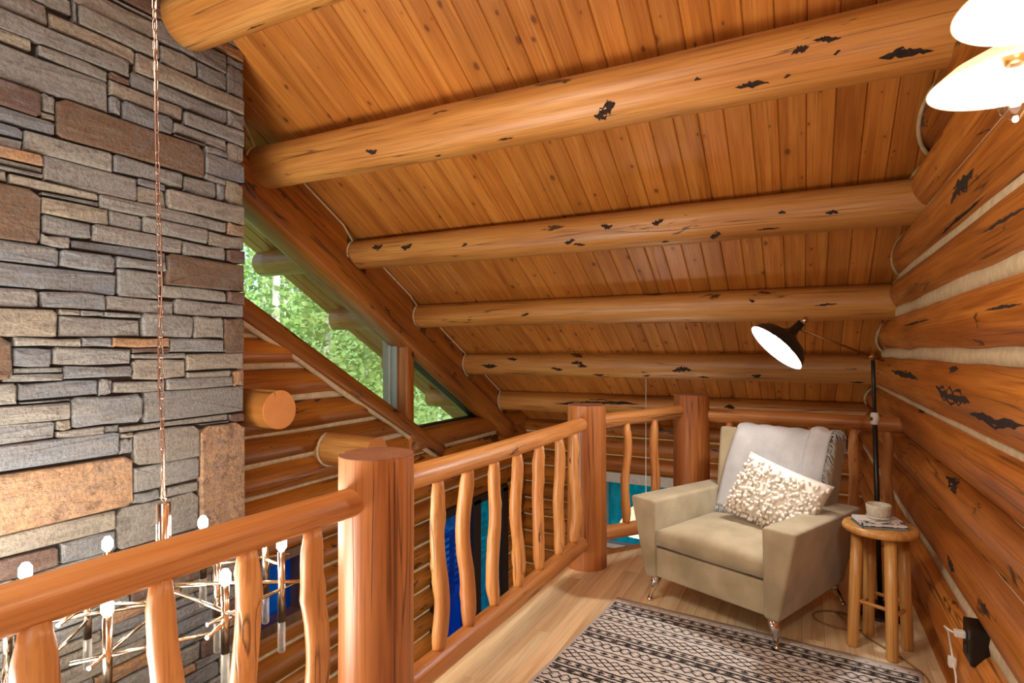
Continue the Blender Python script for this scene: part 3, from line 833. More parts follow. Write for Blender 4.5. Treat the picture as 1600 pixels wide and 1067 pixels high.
# ================================================================ STONE CHIMNEY
chim = empty('stone_chimney', (-3.6, 1.5, ZG))
tag(chim, 'tall chimney of stacked ledge stone on the left', 'chimney')
bm = box_bm(-4.15, -3.335, -0.6, 2.572, ZG, 5.3)
cut_bm(bm, Matrix.Identity(4), (0, 0, ceil_z(0) + 0.01), NR)
from_bm('mortar_core', bm, M['mortar'], None, chim)
XS = -3.30
SM = {0: 'stone', 'o': 'stone_orange', 'b': 'stone_brown', 'd': 'stone_dark', 'k': 'stone_dark', 'r': 'stone_rust'}
STONES = [
(2.286,2.598,0.354,1.034,'r'),(0.950,1.894,0.642,0.930,'r'),(1.526,2.318,2.554,2.754,'b'),(1.950,2.598,1.090,1.266,0),(1.806,2.286,0.410,0.642,0),
(0.950,1.822,0.930,1.058,0),(0.950,1.766,2.754,2.922,0),(2.078,2.598,1.882,2.066,'b'),(1.894,2.286,0.850,1.050,0),(1.894,2.286,0.706,0.850,0),
(1.902,2.598,3.042,3.154,0),(0.950,1.814,1.794,1.914,0),(0.950,1.462,2.010,2.274,'b'),(0.950,1.526,1.058,1.154,0),(0.950,1.806,0.538,0.642,0),
(0.950,1.590,1.154,1.242,0),(1.590,1.950,1.098,1.258,0),(1.878,2.478,2.946,3.042,0),(2.078,2.598,2.322,2.450,0),(0.950,1.878,2.986,3.082,0),
(1.822,2.486,1.050,1.090,0),(1.718,2.470,2.250,2.322,0),(1.470,1.918,2.322,2.450,0),(0.950,1.350,1.354,1.562,'b'),(2.078,2.518,1.266,1.330,0),
(2.198,2.598,1.370,1.482,0),(0.950,1.534,1.562,1.698,0),(1.894,2.198,1.330,1.450,0),(0.950,1.462,2.626,2.754,'k'),(1.374,1.718,1.258,1.346,0),
(1.510,1.886,1.418,1.514,0),(1.686,2.174,2.066,2.162,0),(1.534,1.934,1.570,1.674,0),(1.766,2.182,2.858,2.946,0),(2.014,2.470,3.266,3.394,0),
(2.126,2.598,1.706,1.802,0),(1.622,2.038,3.162,3.266,0),(1.934,2.246,1.570,1.706,0),(1.558,1.894,1.346,1.418,0),(1.494,1.902,3.082,3.162,0),
(1.758,2.126,1.706,1.794,0),(2.182,2.598,2.842,2.938,0),(2.054,2.478,1.802,1.882,0),(2.454,2.598,1.482,1.706,'b'),(2.094,2.454,1.482,1.570,0),
(1.942,2.342,2.162,2.250,0),(2.318,2.598,2.594,2.722,0),(1.390,1.790,2.450,2.554,0),(1.590,2.078,2.010,2.066,0),(1.814,2.054,1.794,1.946,0),
(2.246,2.454,1.570,1.706,0),(0.950,1.462,1.698,1.794,0),(0.950,1.542,1.914,2.010,0),(1.462,1.766,2.162,2.250,0),(1.790,2.078,1.266,1.330,0),
(0.950,1.526,2.554,2.626,0),(1.790,2.182,2.458,2.554,0),(1.310,1.558,1.346,1.386,0),(2.038,2.270,3.154,3.266,0),(1.526,1.750,1.058,1.098,0),
(1.462,1.758,1.706,1.794,0),(1.334,1.718,2.274,2.322,0),(2.118,2.470,2.770,2.842,0),(2.174,2.470,2.066,2.154,0),(2.182,2.406,2.450,2.554,0),
(1.454,1.766,2.922,2.986,0),(1.782,2.094,1.514,1.570,'o'),(1.598,2.014,3.266,3.370,0),(1.462,1.686,2.066,2.162,0),(0.950,2.214,3.394,3.514,'d'),
(2.270,2.470,3.154,3.266,0),(2.198,2.502,1.330,1.370,0),(2.470,2.598,3.154,3.346,0),(2.342,2.598,2.154,2.242,0),(1.830,2.118,2.754,2.858,0),
(1.798,2.078,1.946,2.010,0),(0.950,1.430,2.922,2.986,0),(1.542,1.798,1.914,2.010,0),(1.886,2.198,1.450,1.482,0),(0.950,1.374,1.242,1.346,0),
(2.518,2.598,1.266,1.370,'o'),(1.894,2.046,0.642,0.706,0),(2.486,2.598,1.034,1.090,'d'),(2.462,2.598,2.450,2.594,0),(1.766,1.942,2.162,2.250,0),
(1.350,1.638,1.514,1.562,0),(1.918,2.078,2.322,2.418,0),(1.350,1.510,1.418,1.514,0),(1.350,1.558,1.386,1.418,0),(0.950,1.470,2.386,2.442,'o'),
(0.950,1.334,2.274,2.330,0),(0.950,1.494,3.082,3.178,0),(2.470,2.598,2.722,2.842,0),(2.478,2.598,1.802,1.882,'d'),(0.950,1.390,2.490,2.554,0),
(0.950,1.470,2.354,2.386,0),(1.638,1.782,1.514,1.570,0),(0.950,1.390,2.442,2.490,0),(2.478,2.598,2.938,3.042,0),(1.462,1.590,2.010,2.066,0),
(0.950,1.470,2.330,2.354,0),(2.470,2.598,2.242,2.322,'o'),(1.462,1.526,2.666,2.754,0),(0.950,1.598,3.178,3.274,0),(2.318,2.470,2.722,2.770,0),
(1.742,1.934,1.674,1.706,0),(2.406,2.462,2.450,2.554,0),(1.718,1.790,1.258,1.346,0),(2.318,2.462,2.554,2.594,0),(2.470,2.598,2.066,2.154,'d'),
(1.630,1.742,1.674,1.706,0),(1.766,1.830,2.762,2.858,0),(1.534,1.630,1.674,1.706,0),(1.918,2.078,2.418,2.458,0),(1.462,1.526,2.626,2.666,0),
(1.598,1.622,3.162,3.266,0),(0.950,1.462,-0.750,-0.678,0),(1.462,1.734,-0.750,-0.678,0),(1.734,2.246,-0.750,-0.678,0),(2.246,2.598,-0.750,-0.678,0),
(0.950,1.158,-0.678,-0.566,'d'),(1.158,1.574,-0.678,-0.566,0),(1.574,2.086,-0.678,-0.566,0),(2.086,2.358,-0.678,-0.566,0),(2.358,2.598,-0.678,-0.566,0),
(0.950,1.366,-0.566,-0.454,0),(1.366,1.638,-0.566,-0.454,0),(1.638,1.910,-0.566,-0.454,'r'),(1.910,2.422,-0.566,-0.454,0),(2.422,2.598,-0.566,-0.454,0),
(0.950,1.222,-0.454,-0.398,'o'),(1.222,1.734,-0.454,-0.398,0),(1.734,2.054,-0.454,-0.398,'o'),(2.054,2.262,-0.454,-0.398,'r'),(2.262,2.598,-0.454,-0.398,0),
(0.950,1.366,-0.398,-0.286,0),(1.366,1.782,-0.398,-0.286,0),(1.782,2.294,-0.398,-0.286,0),(2.294,2.598,-0.398,-0.286,'d'),(0.950,1.158,-0.286,-0.206,0),
(1.158,1.430,-0.286,-0.206,0),(1.430,1.702,-0.286,-0.206,0),(1.702,2.118,-0.286,-0.206,'o'),(2.118,2.438,-0.286,-0.206,0),(2.438,2.598,-0.286,-0.206,'r'),
(0.950,1.462,-0.206,-0.110,0),(1.462,1.974,-0.206,-0.110,0),(1.974,2.390,-0.206,-0.110,0),(2.390,2.598,-0.206,-0.110,'d'),(0.950,1.158,-0.110,-0.030,'r'),
(1.158,1.478,-0.110,-0.030,0),(1.478,1.750,-0.110,-0.030,0),(1.750,2.070,-0.110,-0.030,0),(2.070,2.598,-0.110,-0.030,0),(0.950,1.222,-0.030,0.026,0),
(1.222,1.734,-0.030,0.026,0),(1.734,2.054,-0.030,0.026,0),(2.054,2.262,-0.030,0.026,0),(2.262,2.598,-0.030,0.026,0),(0.950,1.158,0.026,0.106,0),
(1.158,1.430,0.026,0.106,0),(1.430,1.750,0.026,0.106,0),(1.750,2.166,0.026,0.106,'r'),(2.166,2.374,0.026,0.106,0),(2.374,2.598,0.026,0.106,0),
(0.950,1.366,0.106,0.162,0),(1.366,1.878,0.106,0.162,0),(1.878,2.390,0.106,0.162,'d'),(2.390,2.598,0.106,0.162,0),(0.950,1.158,0.162,0.234,0),
(1.158,1.366,0.162,0.234,0),(1.366,1.574,0.162,0.234,0),(1.574,2.086,0.162,0.234,0),(2.086,2.358,0.162,0.234,0),(2.358,2.598,0.162,0.234,0),
(0.950,1.222,0.234,0.314,0),(1.222,1.430,0.234,0.314,'r'),(1.430,1.750,0.234,0.314,0),(1.750,2.070,0.234,0.314,0),(2.070,2.486,0.234,0.314,0),
(2.486,2.598,0.234,0.314,'r'),(0.950,1.366,0.314,0.426,0),(1.366,1.806,0.314,0.426,0),(1.878,2.286,0.314,0.410,0),(2.390,2.598,0.314,0.354,'o'),
(0.950,1.270,0.426,0.538,0),(1.270,1.542,0.426,0.538,'d'),(1.542,1.806,0.426,0.538,0),(2.086,2.286,0.642,0.698,0),(0.950,1.366,3.282,3.378,0),
(1.366,1.598,3.282,3.378,0),(2.214,2.598,3.394,3.474,'o'),(2.262,2.598,3.474,3.530,0),(0.950,1.462,3.530,3.658,0),(1.462,1.670,3.530,3.658,0),
(1.670,2.086,3.530,3.658,0),(2.086,2.406,3.530,3.658,0),(2.406,2.598,3.530,3.658,'o'),(0.950,1.270,3.658,3.786,0),(1.270,1.686,3.658,3.786,0),
(1.686,1.894,3.658,3.786,0),(1.894,2.166,3.658,3.786,0),(2.166,2.486,3.658,3.786,0),(2.486,2.598,3.658,3.786,0),(0.950,1.222,3.786,3.882,0),
(1.222,1.494,3.786,3.882,'d'),(1.494,1.702,3.786,3.882,'d'),(1.702,2.022,3.786,3.882,0),(2.022,2.598,3.786,3.882,'o'),(0.950,1.158,3.882,3.962,0),
(1.158,1.366,3.882,3.962,'r'),(1.366,1.878,3.882,3.962,'o'),(1.878,2.294,3.882,3.962,0),(2.294,2.598,3.882,3.962,0),(0.950,1.462,3.962,3.994,0),
(1.462,1.670,3.962,3.994,'o'),(1.670,2.182,3.962,3.994,0),(2.182,2.390,3.962,3.994,0),(2.390,2.598,3.962,3.994,0),(1.806,1.878,0.314,0.378,0),
(2.286,2.390,0.314,0.354,0),(1.806,1.878,0.378,0.410,0),(2.046,2.086,0.642,0.706,0),(1.822,1.894,0.930,1.018,0),(1.822,1.894,1.018,1.050,0),
(2.286,2.486,1.034,1.050,0),(1.750,1.822,1.058,1.098,0),(1.526,1.590,1.098,1.154,0),(1.374,1.590,1.242,1.258,0),(1.886,2.094,1.482,1.514,'d'),
(1.462,1.718,2.250,2.274,0),(2.118,2.318,2.754,2.770,'d'),(1.766,1.878,2.946,2.986,'d'),(2.470,2.598,3.346,3.394,0),(1.598,1.774,3.370,3.394,0),
(1.774,2.014,3.370,3.394,0),(0.950,1.190,3.378,3.394,0),(1.190,1.478,3.378,3.394,0),(1.478,1.598,3.378,3.394,0),(2.214,2.262,3.474,3.530,0),
(0.950,1.126,3.514,3.530,0),(1.126,1.302,3.514,3.530,'o'),(1.302,1.782,3.514,3.530,0),(1.782,1.958,3.514,3.530,0),(1.958,2.214,3.514,3.530,'d'),
]
def stone(y0, y1, z0, z1, kind, seed):
    rnd = random.Random(seed)
    w, h = y1 - y0, z1 - z0
    j = 0.0045
    hw, hh = w / 2 - j, h / 2 - j
    c = min(hw, hh) * rnd.uniform(0.18, 0.4)
    base = [(-hw + c * rnd.random(), -hh), (-hw * 0.2, -hh), (hw - c * rnd.random(), -hh), (hw, -hh + c * rnd.random()), (hw, hh - c * rnd.random()),
            (hw - c, hh), (hw * 0.25, hh), (-hw + c, hh), (-hw, hh - c * rnd.random()), (-hw, -hh + c * rnd.random())]
    e = min(0.007, h * 0.11)
    pts = [(a + rnd.uniform(-e, e) * 0.6, b + rnd.uniform(-e, e)) for a, b in base]
    if y1 > 2.585:
        pts = [(hw + j if a > hw * 0.8 else a, b) for a, b in pts]
    out = rnd.uniform(-0.004, 0.014) + (0.008 if kind else 0)
    ch = min(0.011, h * 0.16)
    bm = bmesh.new()
    rings = []
    for inset, x in ((0.0, -0.07 if y1 < 2.585 else -0.16), (0.0, out - ch), (ch * 0.35, out - ch * 0.3), (ch, out)):
        ring = []
        for a, b in pts:
            sa = max(0, abs(a) - inset) / max(abs(a), 1e-6); sb = max(0, abs(b) - inset) / max(abs(b), 1e-6)
            dx = rnd.uniform(-0.004, 0.004) if x == out else 0
            ring.append(bm.verts.new((x + dx, a * sa, b * sb)))
        rings.append(ring)
    for a, b in zip(rings, rings[1:]):
        for k in range(10):
            bm.faces.new((a[k], a[(k + 1) % 10], b[(k + 1) % 10], b[k]))
    ctr = bm.verts.new((out + rnd.uniform(0, 0.006), rnd.uniform(-0.3, 0.3) * hw, rnd.uniform(-0.3, 0.3) * hh))
    for k in range(10):
        bm.faces.new((rings[-1][k], rings[-1][(k + 1) % 10], ctr))
    bmesh.ops.recalc_face_normals(bm, faces=bm.faces)
    from_bm('stone', bm, M[SM[kind]], Matrix.Translation((XS, (y0 + y1) / 2, (z0 + z1) / 2)), chim)
for k, (a, b, c, d, q) in enumerate(STONES):
    stone(a, b, c, d, q, 900 + k)

# the face runs on to the left
rnd = random.Random(77)
z = -0.75
k = 0
while z < 4.1:
    h = rnd.choice((0.09, 0.11, 0.13, 0.16))
    stone(0.40 + rnd.uniform(0, 0.1), 0.95, z, z + h, rnd.choice((0, 0, 0, 0, 'r', 'd')), 1300 + k)
    z += h; k += 1

# ================================================================ RAILING
POSTS = [((-1.37, 1.63), 0.132, 1.125, 'thick log newel post nearest the viewer, left of centre', [(3.55, 0.22), (5.9, 0.16), (2.55, 0.12)]),
         ((-1.35, 3.83), 0.132, 1.115, 'log newel post at the loft corner left of the armchair', [(3.3, 0.25), (2.2, 0.1)]),
         ((-0.775, 4.62), 0.135, 1.155, 'log newel post right behind the armchair', [(1.0, 0.15)])]
for k, ((x, y), r, h, lab, nt) in enumerate(POSTS):
    p = log('newel_post', (x, y, 0.0), (x, y, h), r * 1.02, r, 'post', None, seed=40 + k, lump=0.016, sides=36, step=0.06, notch=nt, roll=0.0, cap_bevel=0.004, end='post_end')
    tag(p, lab, 'post', 'log posts of the loft railing')

def railing(name, label, a, b, zt, rt, zb, rb, ts, rbal, seed, group='sections of the log railing', ra=0.0, rb_end=0.0):
    """one section: top rail, bottom rail and crooked peeled balusters between two points"""
    a, b = Vector((a[0], a[1], 0)), Vector((b[0], b[1], 0))
    t = tag(empty(name, (a.x, a.y, 0)), label, 'railing', group)
    log('top_rail', a + Vector((0, 0, zt[0])), b + Vector((0, 0, zt[1])), rt, rt * 0.97, 'rail', t, seed=seed, bow=0.012, lump=0.03, sides=20, step=0.12, cap_bevel=0.006)
    log('bottom_rail', a + Vector((0, 0, zb[0])), b + Vector((0, 0, zb[1])), rb, rb * 0.96, 'rail', t, seed=seed + 1, bow=0.004, lump=0.025, sides=20, step=0.12, cap_bevel=0.006)
    for k, s in enumerate(ts):
        q = a.lerp(b, s)
        z0 = zb[0] + (zb[1] - zb[0]) * s + rb * 0.75
        z1 = zt[0] + (zt[1] - zt[0]) * s - rt * 0.75
        rn = random.Random(seed * 17 + k)
        p0 = q + Vector((0, 0, z0)); p1 = q + Vector((rn.uniform(-.006, .006), rn.uniform(-.008, .008), z1))
        L = z1 - z0
        mw = axis_matrix(p0, p1, rn.uniform(0, 6))
        bm = log_bm(L, rbal * rn.uniform(0.95, 1.08), rbal * rn.uniform(0.86, 1.0), seed=seed * 5 + k, bow=rn.uniform(0.006, 0.022), lump=0.035, sides=14, step=0.035, knobs=5, wob=0.012)
        # tenon ends taper into the rails
        for v in bm.verts:
            e = min(v.co.z, L - v.co.z)
            f = 0.72 + 0.28 * min(1, e / 0.07)
            v.co.x *= f; v.co.y *= f
        from_bm('baluster', bm, [M['rail'], M['end_grain']], mw, t)
    return t
def ty(v, a, b): return (v - a) / (b - a)
P1, P2, P3 = POSTS[0][0], POSTS[1][0], POSTS[2][0]
A1y, B1y = -0.55, P1[1] - 0.125
S1 = [ty(v, A1y, B1y) for v in (-0.15, 0.12, 0.38, 0.597, 0.852, 1.095, 1.325)]
railing('log_railing', 'railing section nearest the viewer, crossing in front of the chandelier', (P1[0], A1y), (P1[0], B1y), (1.01, 0.983), 0.049, (0.21, 0.21), 0.053, S1, 0.035, 61)
A2y, B2y = P1[1] + 0.12, P2[1] - 0.122
S2 = [ty(v, A2y, B2y) for v in (2.02, 2.26, 2.505, 2.76, 3.035, 3.32, 3.575)]
railing('log_railing', 'railing section with seven crooked balusters beside the open floor', (P1[0], A2y), (P2[0], B2y), (1.002, 0.995), 0.047, (0.20, 0.185), 0.053, S2, 0.034, 71)
d23 = (Vector(P3) - Vector(P2)).normalized()
a3, b3 = Vector(P2) + d23 * 0.125, Vector(P3) - d23 * 0.125
railing('log_railing', 'short diagonal railing section between the two posts behind the armchair', a3, b3, (1.0, 1.03), 0.050, (0.20, 0.20), 0.050, (0.30, 0.66), 0.034, 83)
railing('log_railing', 'railing section running behind the armchair to the right log wall', (P3[0] + 0.125, P3[1] + 0.02), (XW + 0.03, 4.66), (1.0, 0.99), 0.055, (0.20, 0.20), 0.05, (0.12, 0.34, 0.56, 0.77, 0.93), 0.034, 93)

# ================================================================ OUTSIDE
def ground_z(x, y):
    t = max(0.0, -x - 9.0)
    return -3.1 + 0.20 * t + 0.05 * max(0, y - 10) + 0.12 * math.sin(x * 0.7) * math.cos(y * 0.5)
def leaf_mat(name, c1, c2):
    m = NT(name)
    v, rnd, raw = m.coords()
    n = m.noise(raw, 5.0, 3)
    col = m.ramp(n, [(0.3, c1), (0.7, c2)])
    d = m.n('ShaderNodeBsdfDiffuse'); t = m.n('ShaderNodeBsdfTranslucent'); x = m.n('ShaderNodeMixShader')
    m.put(d.inputs[0], col); m.put(t.inputs[0], col); x.inputs[0].default_value = 0.45
    m.t.links.new(d.outputs[0], x.inputs[1]); m.t.links.new(t.outputs[0], x.inputs[2]); m.t.links.new(x.outputs[0], m.out.inputs[0])
    return m.mat
M['leaf_a'] = leaf_mat('birch_leaves', srgb(122, 160, 84), srgb(186, 212, 144))
M['leaf_b'] = leaf_mat('shrub_leaves', srgb(104, 146, 74), srgb(160, 196, 120))
def grass_mat():
    m = NT('grass')
    v, r, raw = m.coords()
    return m.bsdf(m.mix(m.noise(raw, 60, 3), m.ramp(m.noise(raw, 3, 4), [(0.3, srgb(112, 146, 88)), (0.7, srgb(150, 180, 120))]), srgb(120, 160, 90)), 0.9)
M['grass'] = grass_mat()
bm = bmesh.new()
gx = [-4.2 - 1.6 * k for k in range(34)]; gy = [-16 + 1.8 * k for k in range(40)]
gv = [[bm.verts.new((x, y, ground_z(x, y))) for y in gy] for x in gx]
for i in range(len(gx) - 1):
    for j in range(len(gy) - 1):
        bm.faces.new((gv[i][j], gv[i][j + 1], gv[i + 1][j + 1], gv[i + 1][j])).smooth = True
bmesh.ops.recalc_face_normals(bm, faces=bm.faces)
gh = from_bm('hillside', bm, M['grass'])
tag(gh, 'grassy slope rising outside beyond the gable window', 'ground', kind='structure')
bm = bmesh.new()
gx = [-4.2 + 1.6 * k for k in range(10)]; gy = [8.4 + 1.6 * k for k in range(22)]
gv = [[bm.verts.new((x, y, -3.1 + 0.05 * (y - 8))) for y in gy] for x in gx]
for i in range(len(gx) - 1):
    for j in range(len(gy) - 1):
        bm.faces.new((gv[i][j], gv[i + 1][j], gv[i + 1][j + 1], gv[i][j + 1]))
tag(from_bm('lawn', bm, M['grass']), 'lawn behind the house seen through the teal window', 'ground', kind='structure')

def foliage_bm(center, rad, n_cl, n_leaf, size, rnd):
    bm = bmesh.new()
    for c in range(n_cl):
        while True:
            p = Vector((rnd.uniform(-1, 1), rnd.uniform(-1, 1), rnd.uniform(-1, 1)))
            if p.length < 1: break
        cc = Vector((p.x * rad[0], p.y * rad[1], p.z * rad[2])) + Vector(center)
        for _ in range(n_leaf):
            q = cc + Vector((rnd.gauss(0, .32), rnd.gauss(0, .32), rnd.gauss(0, .26)))
            s = size * rnd.uniform(0.6, 1.3)
            u = Vector((rnd.gauss(0, 1), rnd.gauss(0, 1), rnd.gauss(0, 1))).normalized()
            w = u.orthogonal().normalized()
            vv = [bm.verts.new(q + u * s * a + w * s * b) for a, b in ((-1, 0), (0, -0.6), (1, 0), (0, 0.6))]
            bm.faces.new(vv)
    return bm
TREES = []
def birch(x, y, h, label, seed, ncl=34, group='birch trees outside the gable'):
    rnd = random.Random(seed)
    z = ground_z(x, y) - 0.1
    t = tag(empty('birch_tree', (x, y, z)), label, 'tree', group)
    log('trunk', (x, y, z), (x + rnd.uniform(-.3, .3), y + rnd.uniform(-.3, .3), z + h), 0.13, 0.05, 'birch', t, seed=seed, bow=0.15, sides=10, step=0.6)
    o = from_bm('foliage', foliage_bm((0, 0, h * 0.56), (1.5, 1.5, h * 0.44), ncl, 62, 0.075, rnd), M['leaf_a'], Matrix.Translation((x, y, z)), t)
    o['kind'] = 'stuff'
TR = [(-9.3, 8.2, 8.5, 'leafy birch outside, seen at the left end of the gable window'), (-9.8, 9.9, 9.0, 'birch outside just left of the window middle'),
      (-8.8, 11.1, 8.0, 'white trunked birch outside the middle of the gable window'), (-10.2, 12.6, 9.5, 'white trunked birch outside, close beside the window mullion'),
      (-13.5, 12.2, 10, 'birch standing in the second row outside'), (-13.0, 15.2, 10, 'birch outside behind the mullion post'), (-12.0, 8.9, 10, 'farther birch at the upper left of the window'),
      (-16.5, 14.0, 11, 'distant birch up the slope outside'), (-16.0, 18.5, 11, 'distant birch on the right up the slope outside'), (-19.0, 16.5, 12, 'farthest birch on the slope outside'),
      (-11.2, 7.4, 9, 'birch outside next to the chimney edge'), (-14.8, 10.0, 10, 'second row birch outside at upper left'), (-12.6, 18.6, 9.5, 'birch outside seen through the small triangular pane')]
for k, (x, y, h, lab) in enumerate(TR):
    birch(x, y, h, lab, 300 + k)
def shrub(x, y, z, r, label, seed):
    rnd = random.Random(seed)
    t = tag(empty('shrub', (x, y, z)), label, 'shrub', 'shrubs outside')
    tube('stem', [(x, y, z), (x + 0.1, y, z + r)], [0.05, 0.02], 'dark_plank', t, 6)
    o = from_bm('foliage', foliage_bm((0, 0, r * 0.9), (r, r, r * 0.8), 22, 70, 0.08, rnd), M['leaf_b'], Matrix.Translation((x, y, z)), t)
    o['kind'] = 'stuff'
for k, (x, y, r, lab) in enumerate([(-10.6, 8.6, 1.6, 'rounded shrub under the birches at the left of the window'), (-11.6, 10.8, 1.7, 'rounded shrub under the birches at the window middle'),
                                    (-12.2, 13.8, 1.5, 'shrub on the slope near the mullion'), (-7.2, 12.0, 1.2, 'shrub beyond the deck seen through the patio door'), (-8.0, 15.5, 1.4, 'second shrub beyond the deck through the patio door')]):
    shrub(x, y, ground_z(x, y), r, lab, 500 + k)
for k, (x, y, r, lab) in enumerate([(-3.4, 13.0, 1.5, 'shrub on the lawn seen in the teal window, left'), (-1.2, 14.0, 1.6, 'shrub on the lawn seen in the teal window, right')]):
    shrub(x, y, -2.9, r, lab, 520 + k)
# deck and its cable railing beyond the patio door
deck = tag(box('deck', -5.9, -4.17, 3.0, 10.5, -2.92, -2.82, M['alu']), 'deck outside the ground floor patio door', 'deck', kind='structure')
dr = tag(empty('deck_railing', (-5.6, 6.5, -2.82)), 'black deck railing with horizontal bars outside the patio door', 'railing')
for k in range(9):
    box('bar', -5.62, -5.58, 3.2, 10.4, -2.72 + 0.115 * k, -2.69 + 0.115 * k, M['black'], dr)
for y in (3.3, 5.1, 6.9, 8.7, 10.3):
    box('post', -5.63, -5.57, y - 0.04, y + 0.04, -2.82, -1.74, M['black'], dr)
box('top_rail', -5.65, -5.55, 3.2, 10.4, -1.78, -1.74, M['black'], dr)
# ================================================================ CHANDELIER
M['bulb'] = emitter('glowing_bulb', (1.0, 0.86, 0.66, 1), 60.0)
CX, CY = -2.40, 1.50
ch = tag(empty('chandelier', (CX, CY, 0.86)), 'polished metal chandelier of vertical tubes and bulbs hanging before the chimney', 'chandelier')
TOPZ = 4.02
def link_bm():
    r, hl = 0.0085, 0.0155
    pts = []
    for k in range(8): pts.append((r * math.cos(PI * k / 7), 0, hl + r * math.sin(PI * k / 7)))
    for k in range(8): pts.append((-r * math.cos(PI * k / 7), 0, -hl - r * math.sin(PI * k / 7)))
    return tube_bm(pts, 0.0028, 5, closed=True)
bm = link_bm()
link_me = bpy.data.meshes.new('chain_link'); bm.to_mesh(link_me); bm.free(); link_me.materials.append(M['copper'])
tilt = Vector((-0.052, -0.026, 3.14)).normalized()
zl = 0.90
k = 0
while True:
    p = Vector((CX, CY, 0.89)) + tilt * (0.043 * k)
    if p.z > TOPZ - 0.03: break
    link('chain_link', link_me, Matrix.Translation(p) @ Matrix.Rotation((PI / 2 if k % 2 else 0) + 0.4, 4, 'Z'), ch)
    k += 1
pe = Vector((CX, CY, 0.87)) + tilt * 3.12
tube('cord', [(CX, CY, 0.87)] + [tuple(Vector((CX, CY, 0.87)).lerp(pe, t / 14) + Vector((0.010 * math.sin(t * 1.9), 0.010 * math.cos(t * 1.3), 0))) for t in range(1, 14)] + [tuple(pe)], 0.0035, 'copper', ch, 5)
lathe('canopy', [(0, 0.05), (0.07, 0.05), (0.075, 0.03), (0.03, 0.0), (0, 0.0)], 'nickel', Matrix.Translation(pe), ch)
tube('top_ring', [(CX + 0.014 * math.cos(a * 0.785), CY, 0.875 + 0.014 * math.sin(a * 0.785)) for a in range(9)], 0.004, 'nickel', ch, 6)
lathe('hub_column', [(0, 0.0), (0.026, 0.0), (0.028, -0.004), (0.028, -0.50), (0.022, -0.52), (0, -0.52)], 'chrome', Matrix.Translation((CX, CY, 0.86)), ch, 24)
s_, c_ = math.sin(math.radians(26.82)), math.cos(math.radians(26.82))
TUBES = [(-2.47, 1.048, 0.712), (-2.641, 1.41, 0.675), (-2.21, 1.18, 0.582), (-2.418, 1.691, 0.72), (-1.97, 1.469, 0.632), (-1.98, 1.744, 0.675), (-2.683, 1.355, 0.537), (-2.223, 1.621, 0.634), (-2.166, 1.818, 0.726), (-2.712, 1.094, 0.539)]
SC = 1.0
rn = random.Random(8)
CONE = (1.0, 0.92, 0.80)
for k, (x, y, z) in enumerate(TUBES):
    tl = (0.22, 0.26, 0.30)[k % 3]
    sk = lathe('candle_tube', [(0, 0), (0.0155, 0), (0.0155, -tl), (0, -tl)], 'nickel', Matrix.Translation((x, y, z - 0.028)), ch, 16)
    lathe('glass_rod', [(0, 0), (0.0145, 0), (0.0155, -0.005), (0.0155, -0.125), (0.012, -0.13), (0, -0.13)], 'rod_glass', Matrix.Translation((x, y, z - 0.028 - tl)), sk, 16)
    b = lathe('bulb', [(0, 0.034), (0.010, 0.031), (0.02, 0.014), (0.02, -0.014), (0.010, -0.028), (0, -0.028)], 'bulb', Matrix.Translation((x, y, z)), sk, 14)
    add_light('candle_light', 'POINT', (x, y, z + 0.05), 2.3, CONE, 0.015)
    # three slim cross rods: one to the hub, two reaching past the tube
    c = Vector((CX, CY, 0)) - Vector((x, y, 0))
    L = c.length
    c.normalize()
    side = Vector((-c.y, c.x, 0))
    z1 = z - 0.10 - 0.03 * (k % 3)
    tube('cross_rod', [Vector((x, y, z1)) - c * 0.10, Vector((x, y, z1)) + c * (L - 0.02)], 0.0078, 'nickel', ch, 8)
    z2 = z - 0.17 - 0.02 * (k % 2)
    d = (c * rn.uniform(0.2, 0.9) + side * rn.choice([-1, 1])).normalized()
    tube('cross_rod', [Vector((x, y, z2)) - d * rn.uniform(0.08, 0.14), Vector((x, y, z2)) + d * rn.uniform(0.26, 0.40)], 0.0078, 'nickel', ch, 8)

# ================================================================ ARMCHAIR
def fabric(name, c1, c2, rough=0.85, weave=220, sheen=0.3):
    m = NT(name)
    v, r, raw = m.coords()
    big = m.noise(raw, 5, 3)
    n = m.noise(raw, weave, 2)
    col = m.mix(m.band(n, 0.35, 0.65, 0, 0.35), m.ramp(big, [(0.35, c1), (0.65, c2)]), c1)
    return m.bsdf(col, rough, bump=n, bstr=0.12, bdist=0.003, Sheen_Weight=sheen)
M['suede'] = fabric('tan_microsuede', srgb(152, 138, 106), srgb(184, 168, 136))
M['throw'] = fabric('grey_throw', srgb(172, 171, 170), srgb(206, 205, 204), weave=140, sheen=0.5)
M['pillow'] = fabric('cream_cotton', srgb(226, 216, 200), srgb(240, 232, 218), weave=90)
CA = math.radians(-23.5)
CH0 = (-0.30, 3.70)
CM = Matrix.Translation((CH0[0], CH0[1], 0)) @ Matrix.Rotation(CA, 4, 'Z')
chair = empty('armchair', (CH0[0], CH0[1], 0), CA)
tag(chair, 'tan suede armchair with flared arms and chrome legs on the rug corner', 'armchair')
def cpart(name, pts, bev, mat='suede', seg=3, parent=None):
    c = Vector((0, 0, 0))
    for p in pts: c += Vector(p) / 8
    return from_bm(name, hexa_bm([Vector(p) - c for p in pts], bev, seg), M[mat], CM @ Matrix.Translation(c), parent or chair, True)
